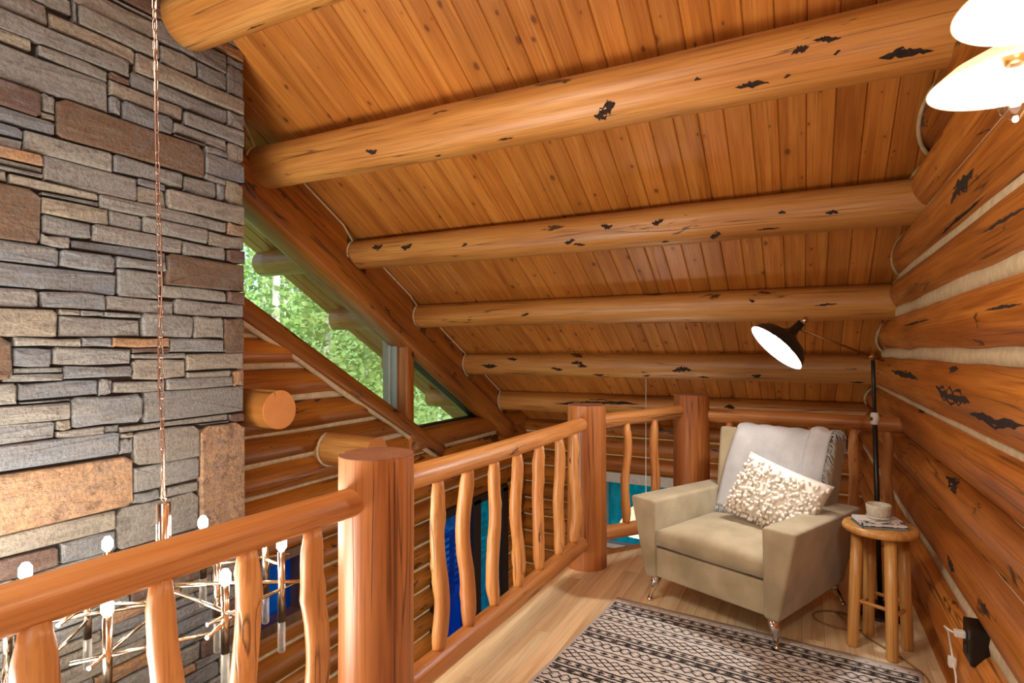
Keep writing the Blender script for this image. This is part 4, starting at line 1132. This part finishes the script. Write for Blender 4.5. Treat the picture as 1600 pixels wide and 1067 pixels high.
# local: -Y is the front
FR, BK = -0.47, 0.34
for s in (-1, 1):
    xi, xo, xib, xob = 0.325, 0.50, 0.325, 0.405
    p = [(s * xib, FR + 0.02, 0.15), (s * xob, FR + 0.02, 0.15), (s * (xob), BK + 0.02, 0.15), (s * xib, BK + 0.02, 0.15),
         (s * xi, FR, 0.615), (s * xo, FR, 0.615), (s * (xo - 0.02), BK + 0.06, 0.595), (s * xi, BK + 0.06, 0.595)]
    if s < 0:
        p = [p[1], p[0], p[3], p[2], p[5], p[4], p[7], p[6]]
    cpart('arm', p, 0.022)
cpart('seat_base', [(-0.33, FR + 0.03, 0.16), (0.33, FR + 0.03, 0.16), (0.33, BK, 0.16), (-0.33, BK, 0.16), (-0.33, FR + 0.03, 0.33), (0.33, FR + 0.03, 0.33), (0.33, BK, 0.33), (-0.33, BK, 0.33)], 0.012)
# seat cushion with a soft crown
def cushion_bm(w, d, h, n=14, crown=0.02, rx=0.025):
    bm = bmesh.new()
    def P(u, v, top):
        e = (1 - abs(2 * u - 1) ** 6) * (1 - abs(2 * v - 1) ** 6)
        return ((u - 0.5) * w, (v - 0.5) * d, h * (0.5 + 0.5 * top) + top * (crown * (1 - (2 * u - 1) ** 2) * (1 - (2 * v - 1) ** 2) - 0.03 * (1 - e)))
    g = {}
    for t in (-1, 1):
        for i in range(n + 1):
            for j in range(n + 1):
                g[t, i, j] = bm.verts.new(P(i / n, j / n, t))
    for t in (-1, 1):
        for i in range(n):
            for j in range(n):
                f = (g[t, i, j], g[t, i + 1, j], g[t, i + 1, j + 1], g[t, i, j + 1])
                bm.faces.new(f if t > 0 else f[::-1])
    for i in range(n):
        bm.faces.new((g[-1, i, 0], g[-1, i + 1, 0], g[1, i + 1, 0], g[1, i, 0]))
        bm.faces.new((g[-1, i + 1, n], g[-1, i, n], g[1, i, n], g[1, i + 1, n]))
        bm.faces.new((g[-1, 0, i + 1], g[-1, 0, i], g[1, 0, i], g[1, 0, i + 1]))
        bm.faces.new((g[-1, n, i], g[-1, n, i + 1], g[1, n, i + 1], g[1, n, i]))
    return bm
from_bm('seat_cushion', cushion_bm(0.648, 0.64, 0.145, crown=0.022), M['suede'], CM @ Matrix.Translation((0, FR + 0.345, 0.318)), chair, True)
# reclined back
BT = Matrix.Translation((0, 0.20, 0.30)) @ Matrix.Rotation(math.radians(-11), 4, 'X')
BW, BTOP = 0.375, 0.70
bk = hexa_bm([(-0.33, -0.02, -0.06), (0.33, -0.02, -0.06), (0.33, 0.16, -0.10), (-0.33, 0.16, -0.10), (-BW, 0.0, BTOP), (BW, 0.0, BTOP), (BW, 0.15, BTOP), (-BW, 0.15, BTOP)], 0.03, 3)
from_bm('backrest', bk, M['suede'], CM @ BT, chair, True)
for sx, sy in ((-1, -1), (1, -1), (-1, 1), (1, 1)):
    x0, y0 = sx * 0.35, (FR + 0.07 if sy < 0 else BK - 0.04)
    x1, y1 = sx * 0.385, (FR + 0.045 if sy < 0 else BK + 0.05)
    zf = 0.014 if (sx > 0 and sy < 0) else 0.004
    lg = from_bm('leg', tube_bm([(x0, y0, 0.165), (x0 + (x1 - x0) * .4, y0 + (y1 - y0) * .4, 0.10), (x1, y1, zf + 0.012)], [0.034, 0.022, 0.011], 12), M['chrome'], CM, chair)
    lathe('foot_glide', [(0, 0.014), (0.014, 0.014), (0.018, 0.006), (0.018, 0), (0, 0)], 'chrome', CM @ Matrix.Translation((x1, y1, zf)), lg, 14)

# throw blanket over the back
def back_path(s):
    """point on the front / top / rear of the reclined back in its local frame, s metres from the top front edge (down the front negative)"""
    if s < 0: return Vector((0, -0.016, BTOP - 0.03 + s)), Vector((0, -1, 0))
    arc = [(-0.016, BTOP - 0.03), (-0.006, BTOP + 0.004), (0.02, BTOP + 0.018), (0.075, BTOP + 0.020), (0.13, BTOP + 0.018), (0.158, BTOP + 0.002), (0.168, BTOP - 0.03)]
    acc = 0
    for (a, b), (c, d) in zip(arc, arc[1:]):
        L = math.hypot(c - a, d - b)
        if s <= acc + L:
            t = (s - acc) / L
            return Vector((0, a + (c - a) * t, b + (d - b) * t)), Vector((0, 0, 1))
        acc += L
    return Vector((0, 0.168, BTOP - 0.03 - (s - acc))), Vector((0, 1, 0))
throw = tag(empty('throw_blanket', (CM @ BT @ Vector((0.05, 0, 0.4)))), 'grey fringed throw draped over the back of the armchair', 'blanket')
nu, nv = 30, 44
S0, S1_ = -0.50, 0.52
def throw_pt(u, v):
    s = S0 + (S1_ - S0) * v
    dn = max(0.0, -s / 0.5)
    xl = -0.235 - 0.10 * dn + 0.008 * math.sin(9 * s)
    xr = 0.335 - 0.02 * dn + 0.008 * math.sin(11 * s + 1)
    if s > 0.2: xl, xr = -0.22, 0.33
    p, n = back_path(s)
    fold = 0.006 * math.sin(u * 13 + s * 4) ** 2 + 0.008 * math.exp(-((u - 0.86) / 0.03) ** 2) + 0.004 * math.sin(u * 31 + 2 * s)
    q = p + n * (0.004 + fold)
    q.x = xl + (xr - xl) * u
    if u > 0.94: q.x -= 0.0
    return q
bm = bmesh.new()
gv = [[bm.verts.new(throw_pt(i / nu, j / nv)) for j in range(nv + 1)] for i in range(nu + 1)]
for i in range(nu):
    for j in range(nv):
        bm.faces.new((gv[i][j], gv[i + 1][j], gv[i + 1][j + 1], gv[i][j + 1])).smooth = True
o = from_bm('cloth', bm, M['throw'], CM @ BT, throw)
sd = o.modifiers.new('thick', 'SOLIDIFY'); sd.thickness = 0.010; sd.offset = 1
# second folded layer along the right edge
bm = bmesh.new()
gv = [[bm.verts.new(throw_pt(0.80 + 0.21 * i / 6, j / nv * 0.72 + 0.02) + back_path(S0 + (S1_ - S0) * (j / nv * 0.72 + 0.02))[1] * 0.013) for j in range(nv + 1)] for i in range(7)]
for i in range(6):
    for j in range(nv):
        bm.faces.new((gv[i][j], gv[i + 1][j], gv[i + 1][j + 1], gv[i][j + 1])).smooth = True
o = from_bm('folded_edge', bm, M['throw'], CM @ BT, throw)
sd = o.modifiers.new('thick', 'SOLIDIFY'); sd.thickness = 0.010; sd.offset = 1
bm = bmesh.new()
rn = random.Random(4)
for k in range(110):
    v = 0.02 + 0.72 * k / 110
    p = throw_pt(1.0, v)
    n = back_path(S0 + (S1_ - S0) * v)[1]
    q = p + n * rn.uniform(0.005, 0.02)
    L = rn.uniform(0.03, 0.06)
    tube_bm([q, q + Vector((L * 0.5, 0, -0.006)) + n * rn.uniform(0, 0.012), q + Vector((L * rn.uniform(0.6, 0.9), 0, -0.02 - rn.uniform(0, 0.03))) + n * rn.uniform(-0.006, 0.016)], [0.0028, 0.0026, 0.0018], 4, bm=bm)
for k in range(70):
    u = k / 70
    p = throw_pt(u, 0.0)
    q = p + Vector((0, -0.008, 0))
    tube_bm([q, q + Vector((rn.uniform(-.01, .01), rn.uniform(-.012, 0), -0.025)), q + Vector((rn.uniform(-.015, .015), rn.uniform(-.02, 0), -0.05))], [0.0028, 0.0026, 0.0018], 4, bm=bm)
o = from_bm('fringe', bm, M['throw'], CM @ BT, throw); o['kind'] = 'stuff'

# tufted cream cushion leaning on the throw
def pillow_bm(w, h, t, n=18):
    bm = bmesh.new()
    g = {}
    def P(u, v, s):
        a, b = 2 * u - 1, 2 * v - 1
        th = t * (max(0, 1 - a ** 4) * max(0, 1 - b ** 4)) ** 0.55
        pin = 1 - 0.06 * (1 - abs(b) ** 2) * abs(a) ** 3
        return Vector((a * w / 2 * (1 - 0.05 * (1 - b * b) * abs(a) ** 3), s * th / 2, b * h / 2 * (1 - 0.06 * (1 - a * a) * abs(b) ** 3)))
    for s in (-1, 1):
        for i in range(n + 1):
            for j in range(n + 1):
                if s == 1 and (i in (0, n) or j in (0, n)):
                    g[s, i, j] = g[-1, i, j]
                else:
                    g[s, i, j] = bm.verts.new(P(i / n, j / n, s))
        for i in range(n):
            for j in range(n):
                f = [g[s, i, j], g[s, i + 1, j], g[s, i + 1, j + 1], g[s, i, j + 1]]
                bm.faces.new(f if s < 0 else f[::-1])
    return bm, P
pw, ph, pt = 0.50, 0.36, 0.13
PM = CM @ Matrix.Translation((0.165, 0.035, 0.655)) @ Matrix.Rotation(math.radians(-24), 4, 'X') @ Matrix.Rotation(math.radians(14), 4, 'Y') @ Matrix.Rotation(math.radians(6), 4, 'Z')
cushion = empty('throw_pillow')
cushion.matrix_basis = PM
tag(cushion, 'cream pillow covered in knotted tufts on the armchair seat', 'pillow')
bm, PF = pillow_bm(pw, ph, pt)
from_bm('cover', bm, M['pillow'], PM, cushion, True)
bm = bmesh.new()
rn = random.Random(12)
for r in range(14):
    for c in range(23):
        u, v = (c + 0.5 + rn.uniform(-.4, .4)) / 23, (r + 0.5 + rn.uniform(-.35, .35)) / 14
        if v > 0.92 - 0.1 * (c % 3 == 0): continue
        if rn.random() < 0.06: continue
        p = PF(min(.98, u), max(0.02, v), -1)
        rr = rn.uniform(0.008, 0.0145)
        res = bmesh.ops.create_icosphere(bm, subdivisions=1, radius=rr)
        st = Vector((rn.uniform(.8, 1.2), rn.uniform(.8, 1.2), rn.uniform(.8, 1.5)))
        off = p + Vector((rn.uniform(-.006, .006), -rr * 0.7 - rn.uniform(0, 0.012), -rn.uniform(0, .01)))
        for vv in res['verts']:
            vv.co = Vector((vv.co.x * st.x, vv.co.y * st.y, vv.co.z * st.z)) + off
for k in range(46):      # tassels along the lower edge and sides
    u = (k + .5) / 46
    p = PF(u, 0.0, -1)
    q = p + Vector((rn.uniform(-.01, .01), -rn.uniform(0.005, .02), -rn.uniform(.012, .035)))
    tube_bm([p, p.lerp(q, .6), q], [0.004, 0.0075, 0.006], 5, bm=bm)
o = from_bm('tufts', bm, M['pillow'], PM, cushion, True); o['kind'] = 'stuff'

# ================================================================ RUG
def rug_mat():
    m = NT('woven_rug')
    tc = m.n('ShaderNodeTexCoord')
    sp = m.n('ShaderNodeSeparateXYZ'); m.put(sp.inputs[0], tc.outputs['Object'])
    wob = m.math('MULTIPLY', m.math('SUBTRACT', m.noise(tc.outputs['Object'], 40, 2), 0.5), 0.007)
    x = sp.outputs[0]
    y = m.math('ADD', sp.outputs[1], wob)
    P = 0.36
    v = m.math('MODULO', m.math('ADD', y, 20 * P), P)
    def tri(per, ph=0.0):
        return m.math('ABSOLUTE', m.math('SUBTRACT', m.math('MULTIPLY', m.math('FRACT', m.math('ADD', m.math('DIVIDE', x, per), ph)), 2.0), 1.0))     # 0..1
    def line(c, hw):
        return m.math('LESS_THAN', m.math('ABSOLUTE', m.math('SUBTRACT', v, c)), hw * 1.7)
    def zig(c, amp, per, hw, ph=0.0):
        cc = m.math('ADD', c - amp / 2, m.math('MULTIPLY', tri(per, ph), amp))
        return m.math('LESS_THAN', m.math('ABSOLUTE', m.math('SUBTRACT', v, cc)), hw * 1.5)
    def blob(c, per, hw, ph=0.0):
        w = m.math('MULTIPLY', m.math('SUBTRACT', tri(per, ph), 0.15), hw / 0.85)
        return m.math('LESS_THAN', m.math('ABSOLUTE', m.math('SUBTRACT', v, c)), w)
    parts = [line(0.012, 0.0035), blob(0.030, 0.056, 0.0125), line(0.048, 0.0035),
             zig(0.082, 0.020, 0.056, 0.0032), zig(0.102, 0.020, 0.056, 0.0032, 0.5), zig(0.124, 0.018, 0.056, 0.0032), zig(0.142, 0.018, 0.056, 0.0032, 0.5),
             line(0.176, 0.0028), blob(0.196, 0.060, 0.0125, 0.3), line(0.216, 0.0028),
             zig(0.248, 0.018, 0.05, 0.0034), blob(0.266, 0.05, 0.006), zig(0.284, 0.018, 0.05, 0.0034, 0.5),
             line(0.316, 0.0045), blob(0.332, 0.07, 0.012), line(0.348, 0.0045)]
    f = parts[0]
    for p in parts[1:]: f = m.math('MAXIMUM', f, p)
    inside = m.math('MULTIPLY', m.math('LESS_THAN', m.math('ABSOLUTE', x), 0.735), m.math('LESS_THAN', sp.outputs[1], 1.155))
    f = m.math('MULTIPLY', f, inside)
    f = m.math('MULTIPLY', f, m.band(m.noise(tc.outputs['Object'], 130, 2), 0.30, 0.42, 0.45, 1.0))
    n = m.noise(tc.outputs['Object'], 260, 2)
    base = m.mix(n, srgb(226, 220, 212), srgb(198, 191, 182))
    return m.bsdf(m.mix(f, base, srgb(34, 27, 26)), 0.95, bump=m.math('ADD', n, m.math('MULTIPLY', f, 0.6)), bstr=0.5, bdist=0.004)
M['rug'] = rug_mat()
rug_m = Matrix.Translation((-0.37, 2.12, 0.0)) @ Matrix.Rotation(math.radians(-5.5), 4, 'Z')
rug = empty('area_rug'); rug.matrix_basis = rug_m
tag(rug, 'black and cream flat-woven rug with banded tribal pattern', 'rug')
bm = bmesh.new()
nx_, ny_ = 30, 48
rows = [[bm.verts.new((-0.75 + 1.5 * i / nx_, -1.2 + 2.4 * j / ny_, 0.011 + 0.0012 * math.sin(i * 1.3 + j * 0.7))) for j in range(ny_ + 1)] for i in range(nx_ + 1)]
for i in range(nx_):
    for j in range(ny_):
        bm.faces.new((rows[i][j], rows[i + 1][j], rows[i + 1][j + 1], rows[i][j + 1])).smooth = True
r = bmesh.ops.extrude_face_region(bm, geom=list(bm.faces))
for e in r['geom']:
    if isinstance(e, bmesh.types.BMVert): e.co.z = 0.002
bmesh.ops.recalc_face_normals(bm, faces=bm.faces)
from_bm('weave', bm, M['rug'], rug_m, rug)
# ================================================================ STOOL, BOOK, MUG
SX, SY, SH = 0.345, 3.43, 0.622
stool = tag(empty('stool', (SX, SY, 0)), 'round wooden stool used as side table beside the armchair', 'stool')
lathe('seat', [(0, SH), (0.150, SH), (0.162, SH - 0.004), (0.168, SH - 0.016), (0.166, SH - 0.030), (0.158, SH - 0.036), (0, SH - 0.036)], 'stool', Matrix.Translation((SX, SY, 0)), stool, 48)
a0 = math.radians(-72)
LEG = []
for k in range(4):
    a = a0 + k * PI / 2
    top = Vector((SX + 0.105 * math.cos(a), SY + 0.105 * math.sin(a), SH - 0.03))
    bot = Vector((SX + 0.128 * math.cos(a), SY + 0.128 * math.sin(a), 0.002))
    mw = axis_matrix(bot, top)
    bm = tube_bm([(0, 0, 0), (0, 0, 0.004), (0, 0, (top - bot).length)], [0.024, 0.027, 0.027], 16)
    from_bm('leg', bm, M['stool'], mw, stool)
    LEG.append((bot, top))
for k in range(4):
    z = 0.235 if k % 2 else 0.20
    p = [LEG[j % 4][0].lerp(LEG[j % 4][1], z / (SH - 0.03)) for j in (k, k + 1)]
    mw = axis_matrix(p[0], p[1])
    from_bm('stretcher', tube_bm([(0, 0, 0), (0, 0, (p[1] - p[0]).length)], 0.0095, 10), M['stool'], mw, stool)

M['paper'] = plain('paper', srgb(226, 220, 208), 0.8, var=0.03, scale=200)
def cover_mat():
    m = NT('book_cover')
    tc = m.n('ShaderNodeTexCoord')
    n = m.noise(m.vmath('MULTIPLY', tc.outputs['Object'], (18, 34, 0)), 1.0, 2, 0.5, 1.2)
    sp = m.n('ShaderNodeSeparateXYZ'); m.put(sp.inputs[0], tc.outputs['Object'])
    edge = m.math('LESS_THAN', sp.outputs[1], -0.028)
    c = m.mix(m.math('MULTIPLY', m.math('GREATER_THAN', n, 0.50), edge), srgb(222, 218, 212), srgb(46, 58, 74))
    return m.bsdf(c, 0.4)
M['cover'] = cover_mat()
M['cover_blue'] = plain('blue_cover', srgb(60, 110, 130), 0.45)
BM_ = Matrix.Translation((SX - 0.005, SY - 0.02, SH)) @ Matrix.Rotation(math.radians(14), 4, 'Z')
def book(name, label, w, d, h, z, m_cover, rz=0.0):
    mw = BM_ @ Matrix.Translation((0, 0, z)) @ Matrix.Rotation(rz, 4, 'Z')
    b = empty(name); b.matrix_basis = mw
    tag(b, label, 'book', 'books on the stool')
    box('pages', -w / 2 + 0.004, w / 2 - 0.003, -d / 2 + 0.003, d / 2 - 0.003, 0.003, h - 0.003, M['paper'], b, mw=mw)
    box('cover', -w / 2, w / 2, -d / 2, d / 2, 0.001, 0.003, m_cover, b, 0.0005, mw=mw, seg=1)
    box('cover', -w / 2, w / 2, -d / 2, d / 2, h - 0.003, h - 0.0006, m_cover, b, 0.0005, mw=mw, seg=1)
    box('spine', -w / 2 - 0.001, -w / 2 + 0.003, -d / 2, d / 2, 0.001, h - 0.0006, m_cover, b, 0.0005, mw=mw, seg=1)
book('paperback', 'lower book with blue cover on the stool', 0.205, 0.155, 0.010, 0.0, M['cover_blue'], 0.03)
book('paperback', 'white book with dark printed cover under the mug', 0.20, 0.15, 0.018, 0.0105, M['cover'])
M['ceramic'] = plain('speckled_ceramic', srgb(206, 200, 182), 0.35, var=0.12, scale=90)
mz = SH + 0.029
mug = tag(empty('ceramic_cup', (SX - 0.005, SY + 0.005, mz)), 'low grey-white ceramic cup standing on the books', 'cup')
lathe('cup', [(0, 0.001), (0.045, 0.001), (0.050, 0.006), (0.0565, 0.058), (0.0565, 0.068), (0.054, 0.071), (0.0515, 0.068), (0.050, 0.052), (0, 0.050)], 'ceramic', Matrix.Translation((SX - 0.005, SY + 0.005, mz)), mug, 36)
lathe('saucer_lip', [(0.045, 0.0008), (0.052, 0.0008), (0.056, 0.012), (0.053, 0.014)], 'ceramic', Matrix.Translation((SX - 0.005, SY + 0.005, mz)), mug, 36)

# ================================================================ READING LAMP
LX, LY = 0.395, 3.90
fl = tag(empty('floor_lamp', (LX, LY, 0)), 'black and brass reading lamp with dish shade leaning over the armchair', 'floor lamp')
lathe('base', [(0, 0.022), (0.13, 0.020), (0.15, 0.010), (0.15, 0.002), (0, 0.002)], 'black', Matrix.Translation((LX, LY, 0)), fl, 40)
top = Vector((0.355, 3.87, 1.462))
tube('pole', [(LX, LY, 0.02), Vector((LX, LY, 0.02)).lerp(top, 0.74)], 0.0135, 'black', fl, 14)
tube('pole', [Vector((LX, LY, 0.02)).lerp(top, 0.73), top], 0.0105, 'black', fl, 14)
pc = Vector((LX, LY, 0.02)).lerp(top, 0.755)
lathe('collar', [(0.012, -0.035), (0.022, -0.030), (0.024, 0.0), (0.020, 0.03), (0.012, 0.035)], 'trim_white', Matrix.Translation(pc), fl, 20)
tube('knob', [pc + Vector((-0.02, -0.02, 0)), pc + Vector((-0.035, -0.035, 0))], 0.012, 'bronze', fl, 12)
# swivel joint
tube('joint', [top + Vector((-0.022, -0.012, 0.0)), top + Vector((0.026, 0.014, -0.002))], 0.013, 'bronze', fl, 12)
tube('wing_nut', [top + Vector((0, 0, -0.02)), top + Vector((0, 0, 0.022))], 0.011, 'bronze', fl, 12)
head = Vector((-0.035, 3.62, 1.625))
arm_in = top + (top - head).normalized() * 0.07
tube('arm', [arm_in, head], 0.0065, 'bronze', fl, 10)
R_ = Vector((math.cos(math.radians(26.82)), math.sin(math.radians(26.82)), 0)); F_ = Vector((-R_.y, R_.x, 0))
axis = Vector((-0.64, -0.30, -0.70)).normalized()
neck = head - axis * 0.005
mwS = axis_matrix(neck, neck + axis)
sh = lathe('shade', [(0.0, -0.035), (0.022, -0.035), (0.024, 0.02), (0.034, 0.045), (0.072, 0.070), (0.128, 0.095), (0.155, 0.124), (0.171, 0.162), (0.173, 0.166)], 'black', mwS, fl, 40)
M['shade_inner'] = plain('white_enamel', srgb(240, 238, 232), 0.3)
lathe('shade_lining', [(0.170, 0.164), (0.152, 0.126), (0.125, 0.099), (0.068, 0.075), (0.02, 0.062), (0, 0.060)], 'shade_inner', mwS, sh, 40)
lathe('socket', [(0.012, -0.07), (0.015, -0.068), (0.015, -0.03), (0.012, -0.03)], 'copper', mwS @ Matrix.Translation((0.012, 0, 0)), fl, 16)
M['bulb_cool'] = emitter('lit_bulb', (1.0, 0.97, 0.93, 1), 34.0)
lathe('bulb', [(0, 0.072), (0.03, 0.076), (0.052, 0.105), (0.055, 0.125), (0.045, 0.143), (0.02, 0.152), (0, 0.153)], 'bulb_cool', mwS, fl, 24)
sp = bpy.data.lights.new('reading_light', 'SPOT')
sp.energy = 48; sp.spot_size = math.radians(150); sp.spot_blend = 0.6; sp.color = (1.0, 0.97, 0.93); sp.shadow_soft_size = 0.05
so = bpy.data.objects.new('reading_light', sp); COL.objects.link(so)
so.matrix_basis = axis_matrix(neck + axis * 0.166, neck) 

# ================================================================ SCONCE ON THE RIGHT WALL
M['opal'] = None
def opal():
    m = NT('opal_glass')
    d = m.n('ShaderNodeBsdfPrincipled'); d.inputs['Base Color'].default_value = srgb(250, 240, 226); d.inputs['Roughness'].default_value = 0.35
    t = m.n('ShaderNodeBsdfTranslucent'); t.inputs[0].default_value = srgb(255, 240, 222)
    x = m.n('ShaderNodeMixShader'); x.inputs[0].default_value = 0.5
    m.t.links.new(d.outputs[0], x.inputs[1]); m.t.links.new(t.outputs[0], x.inputs[2]); m.t.links.new(x.outputs[0], m.out.inputs[0])
    return m.mat
M['opal'] = opal()
sc = tag(empty('wall_sconce', (XW, 1.30, 2.16)), 'two-light wall sconce with white dish shades at upper right', 'wall lamp')
box('backplate', XW - 0.035, XW - 0.005, 0.98, 1.62, 2.15, 2.23, M['bronze'], sc, 0.008)
M['edison'] = emitter('sconce_filament', (1.0, 0.88, 0.70, 1), 24.0)
for (x, y, z) in ((0.368, 1.44, 2.035), (0.352, 1.13, 2.035)):
    s = lathe('shade', [(0.022, 0.085), (0.024, 0.06), (0.06, 0.045), (0.105, 0.020), (0.140, -0.010), (0.142, -0.013), (0.138, -0.012), (0.103, 0.015), (0.058, 0.039), (0.022, 0.054)], 'opal', Matrix.Translation((x, y, z)), sc, 48)
    lathe('socket', [(0, 0.125), (0.018, 0.125), (0.021, 0.11), (0.021, 0.035), (0.016, 0.02), (0, 0.02)], 'bronze', Matrix.Translation((x, y, z)), sc, 20)
    tube('arm', [(XW - 0.02, y, z + 0.16), (x + 0.05, y, z + 0.16), (x, y, z + 0.15), (x, y, z + 0.11)], 0.008, 'bronze', sc, 10)
    gb = lathe('bulb', [(0.014, 0.03), (0.016, 0.01), (0.028, -0.03), (0.030, -0.05), (0.024, -0.072), (0.010, -0.084), (0.004, -0.092), (0, -0.093)], 'glass', Matrix.Translation((x, y, z)), sc, 20)
    lathe('filament', [(0, 0.0), (0.008, -0.005), (0.012, -0.04), (0.008, -0.06), (0, -0.062)], 'edison', Matrix.Translation((x, y, z)), gb, 10)
    add_light('sconce_light', 'POINT', (x, y, z - 0.115), 14.0, (1.0, 0.86, 0.68), 0.03)

# ================================================================ PENDANT OVER THE GROUND FLOOR
s_, c_ = math.sin(math.radians(26.82)), math.cos(math.radians(26.82))
PX, PY, PZ = -1.515, 6.20, -0.25
pd = tag(empty('pendant_lamp', (PX, PY, PZ)), 'white globe pendant lamp on a thin wire beyond the railing', 'pendant lamp')
tube('wire', [(PX, PY, PZ + 0.12), (PX, PY, 1.20)], 0.0045, 'white_plastic', pd, 6)
M['pendant'] = emitter('lit_globe', (1.0, 0.86, 0.68, 1), 1.6)
lathe('shade', [(0.02, 0.13), (0.035, 0.12), (0.10, 0.085), (0.20, 0.0), (0.275, -0.12), (0.30, -0.20), (0.294, -0.20), (0.268, -0.12), (0.195, -0.005), (0.098, 0.078), (0.02, 0.11)], 'opal', Matrix.Translation((PX, PY, PZ)), pd, 36)
lathe('bulb', [(0, -0.02), (0.02, -0.03), (0.045, -0.08), (0.04, -0.11), (0, -0.125)], 'bulb_cool', Matrix.Translation((PX, PY, PZ)), pd, 16)
add_light('pendant_light', 'POINT', (PX, PY, PZ - 0.16), 7, (1.0, 0.96, 0.9), 0.05)

# ================================================================ WALL OUTLET AND CORDS
ot = tag(empty('wall_outlet', (XW + 0.05, 2.79, 0.37)), 'black double outlet plate set into the chinking of the right log wall', 'outlet')
box('plate', XW - 0.005, XW + 0.09, 2.73, 2.85, 0.30, 0.445, M['black'], ot, 0.006)
for z in (0.345, 0.395):
    box('socket', XW - 0.009, XW - 0.003, 2.775, 2.805, z - 0.016, z + 0.016, M['dark_frame'], ot, 0.003)
pg = tag(empty('lamp_plug', (XW + 0.02, 2.79, 0.395)), 'white plug and cord in the black outlet by the stool', 'plug')
box('plug', XW - 0.045, XW - 0.008, 2.776, 2.804, 0.383, 0.409, M['white_plastic'], pg, 0.006)
tube('cord', [(XW - 0.044, 2.79, 0.395), (XW - 0.060, 2.80, 0.40), (XW - 0.065, 2.84, 0.395), (XW - 0.045, 2.88, 0.36), (XW - 0.035, 2.87, 0.28), (XW - 0.028, 2.84, 0.20), (XW - 0.03, 2.80, 0.10), (XW - 0.05, 2.74, 0.02), (XW - 0.08, 2.60, 0.008)], 0.004, 'white_plastic', pg, 6)
box('cord_switch', XW - 0.048, XW - 0.022, 2.855, 2.885, 0.225, 0.265, M['white_plastic'], pg, 0.005)
M['cord_brown'] = plain('brown_cord', srgb(150, 112, 70), 0.4)
pts = []
for k in range(30):
    a = 0.5 + k * 0.36
    r = 0.15 - 0.0012 * k
    pts.append((0.19 + r * math.cos(a), 3.66 + r * 0.8 * math.sin(a), 0.006 + 0.00018 * k))
pts = [(0.40, 3.75, 0.006), (0.34, 3.78, 0.006)] + pts[2:22] + [(0.30, 3.50, 0.006), (0.42, 3.36, 0.006), (0.50, 3.22, 0.006), (0.525, 3.0, 0.006)]
tag(tube('extension_cord', pts, 0.0045, 'cord_brown', None, 6), 'brown lamp cord coiled on the floor behind the armchair leg', 'cord')
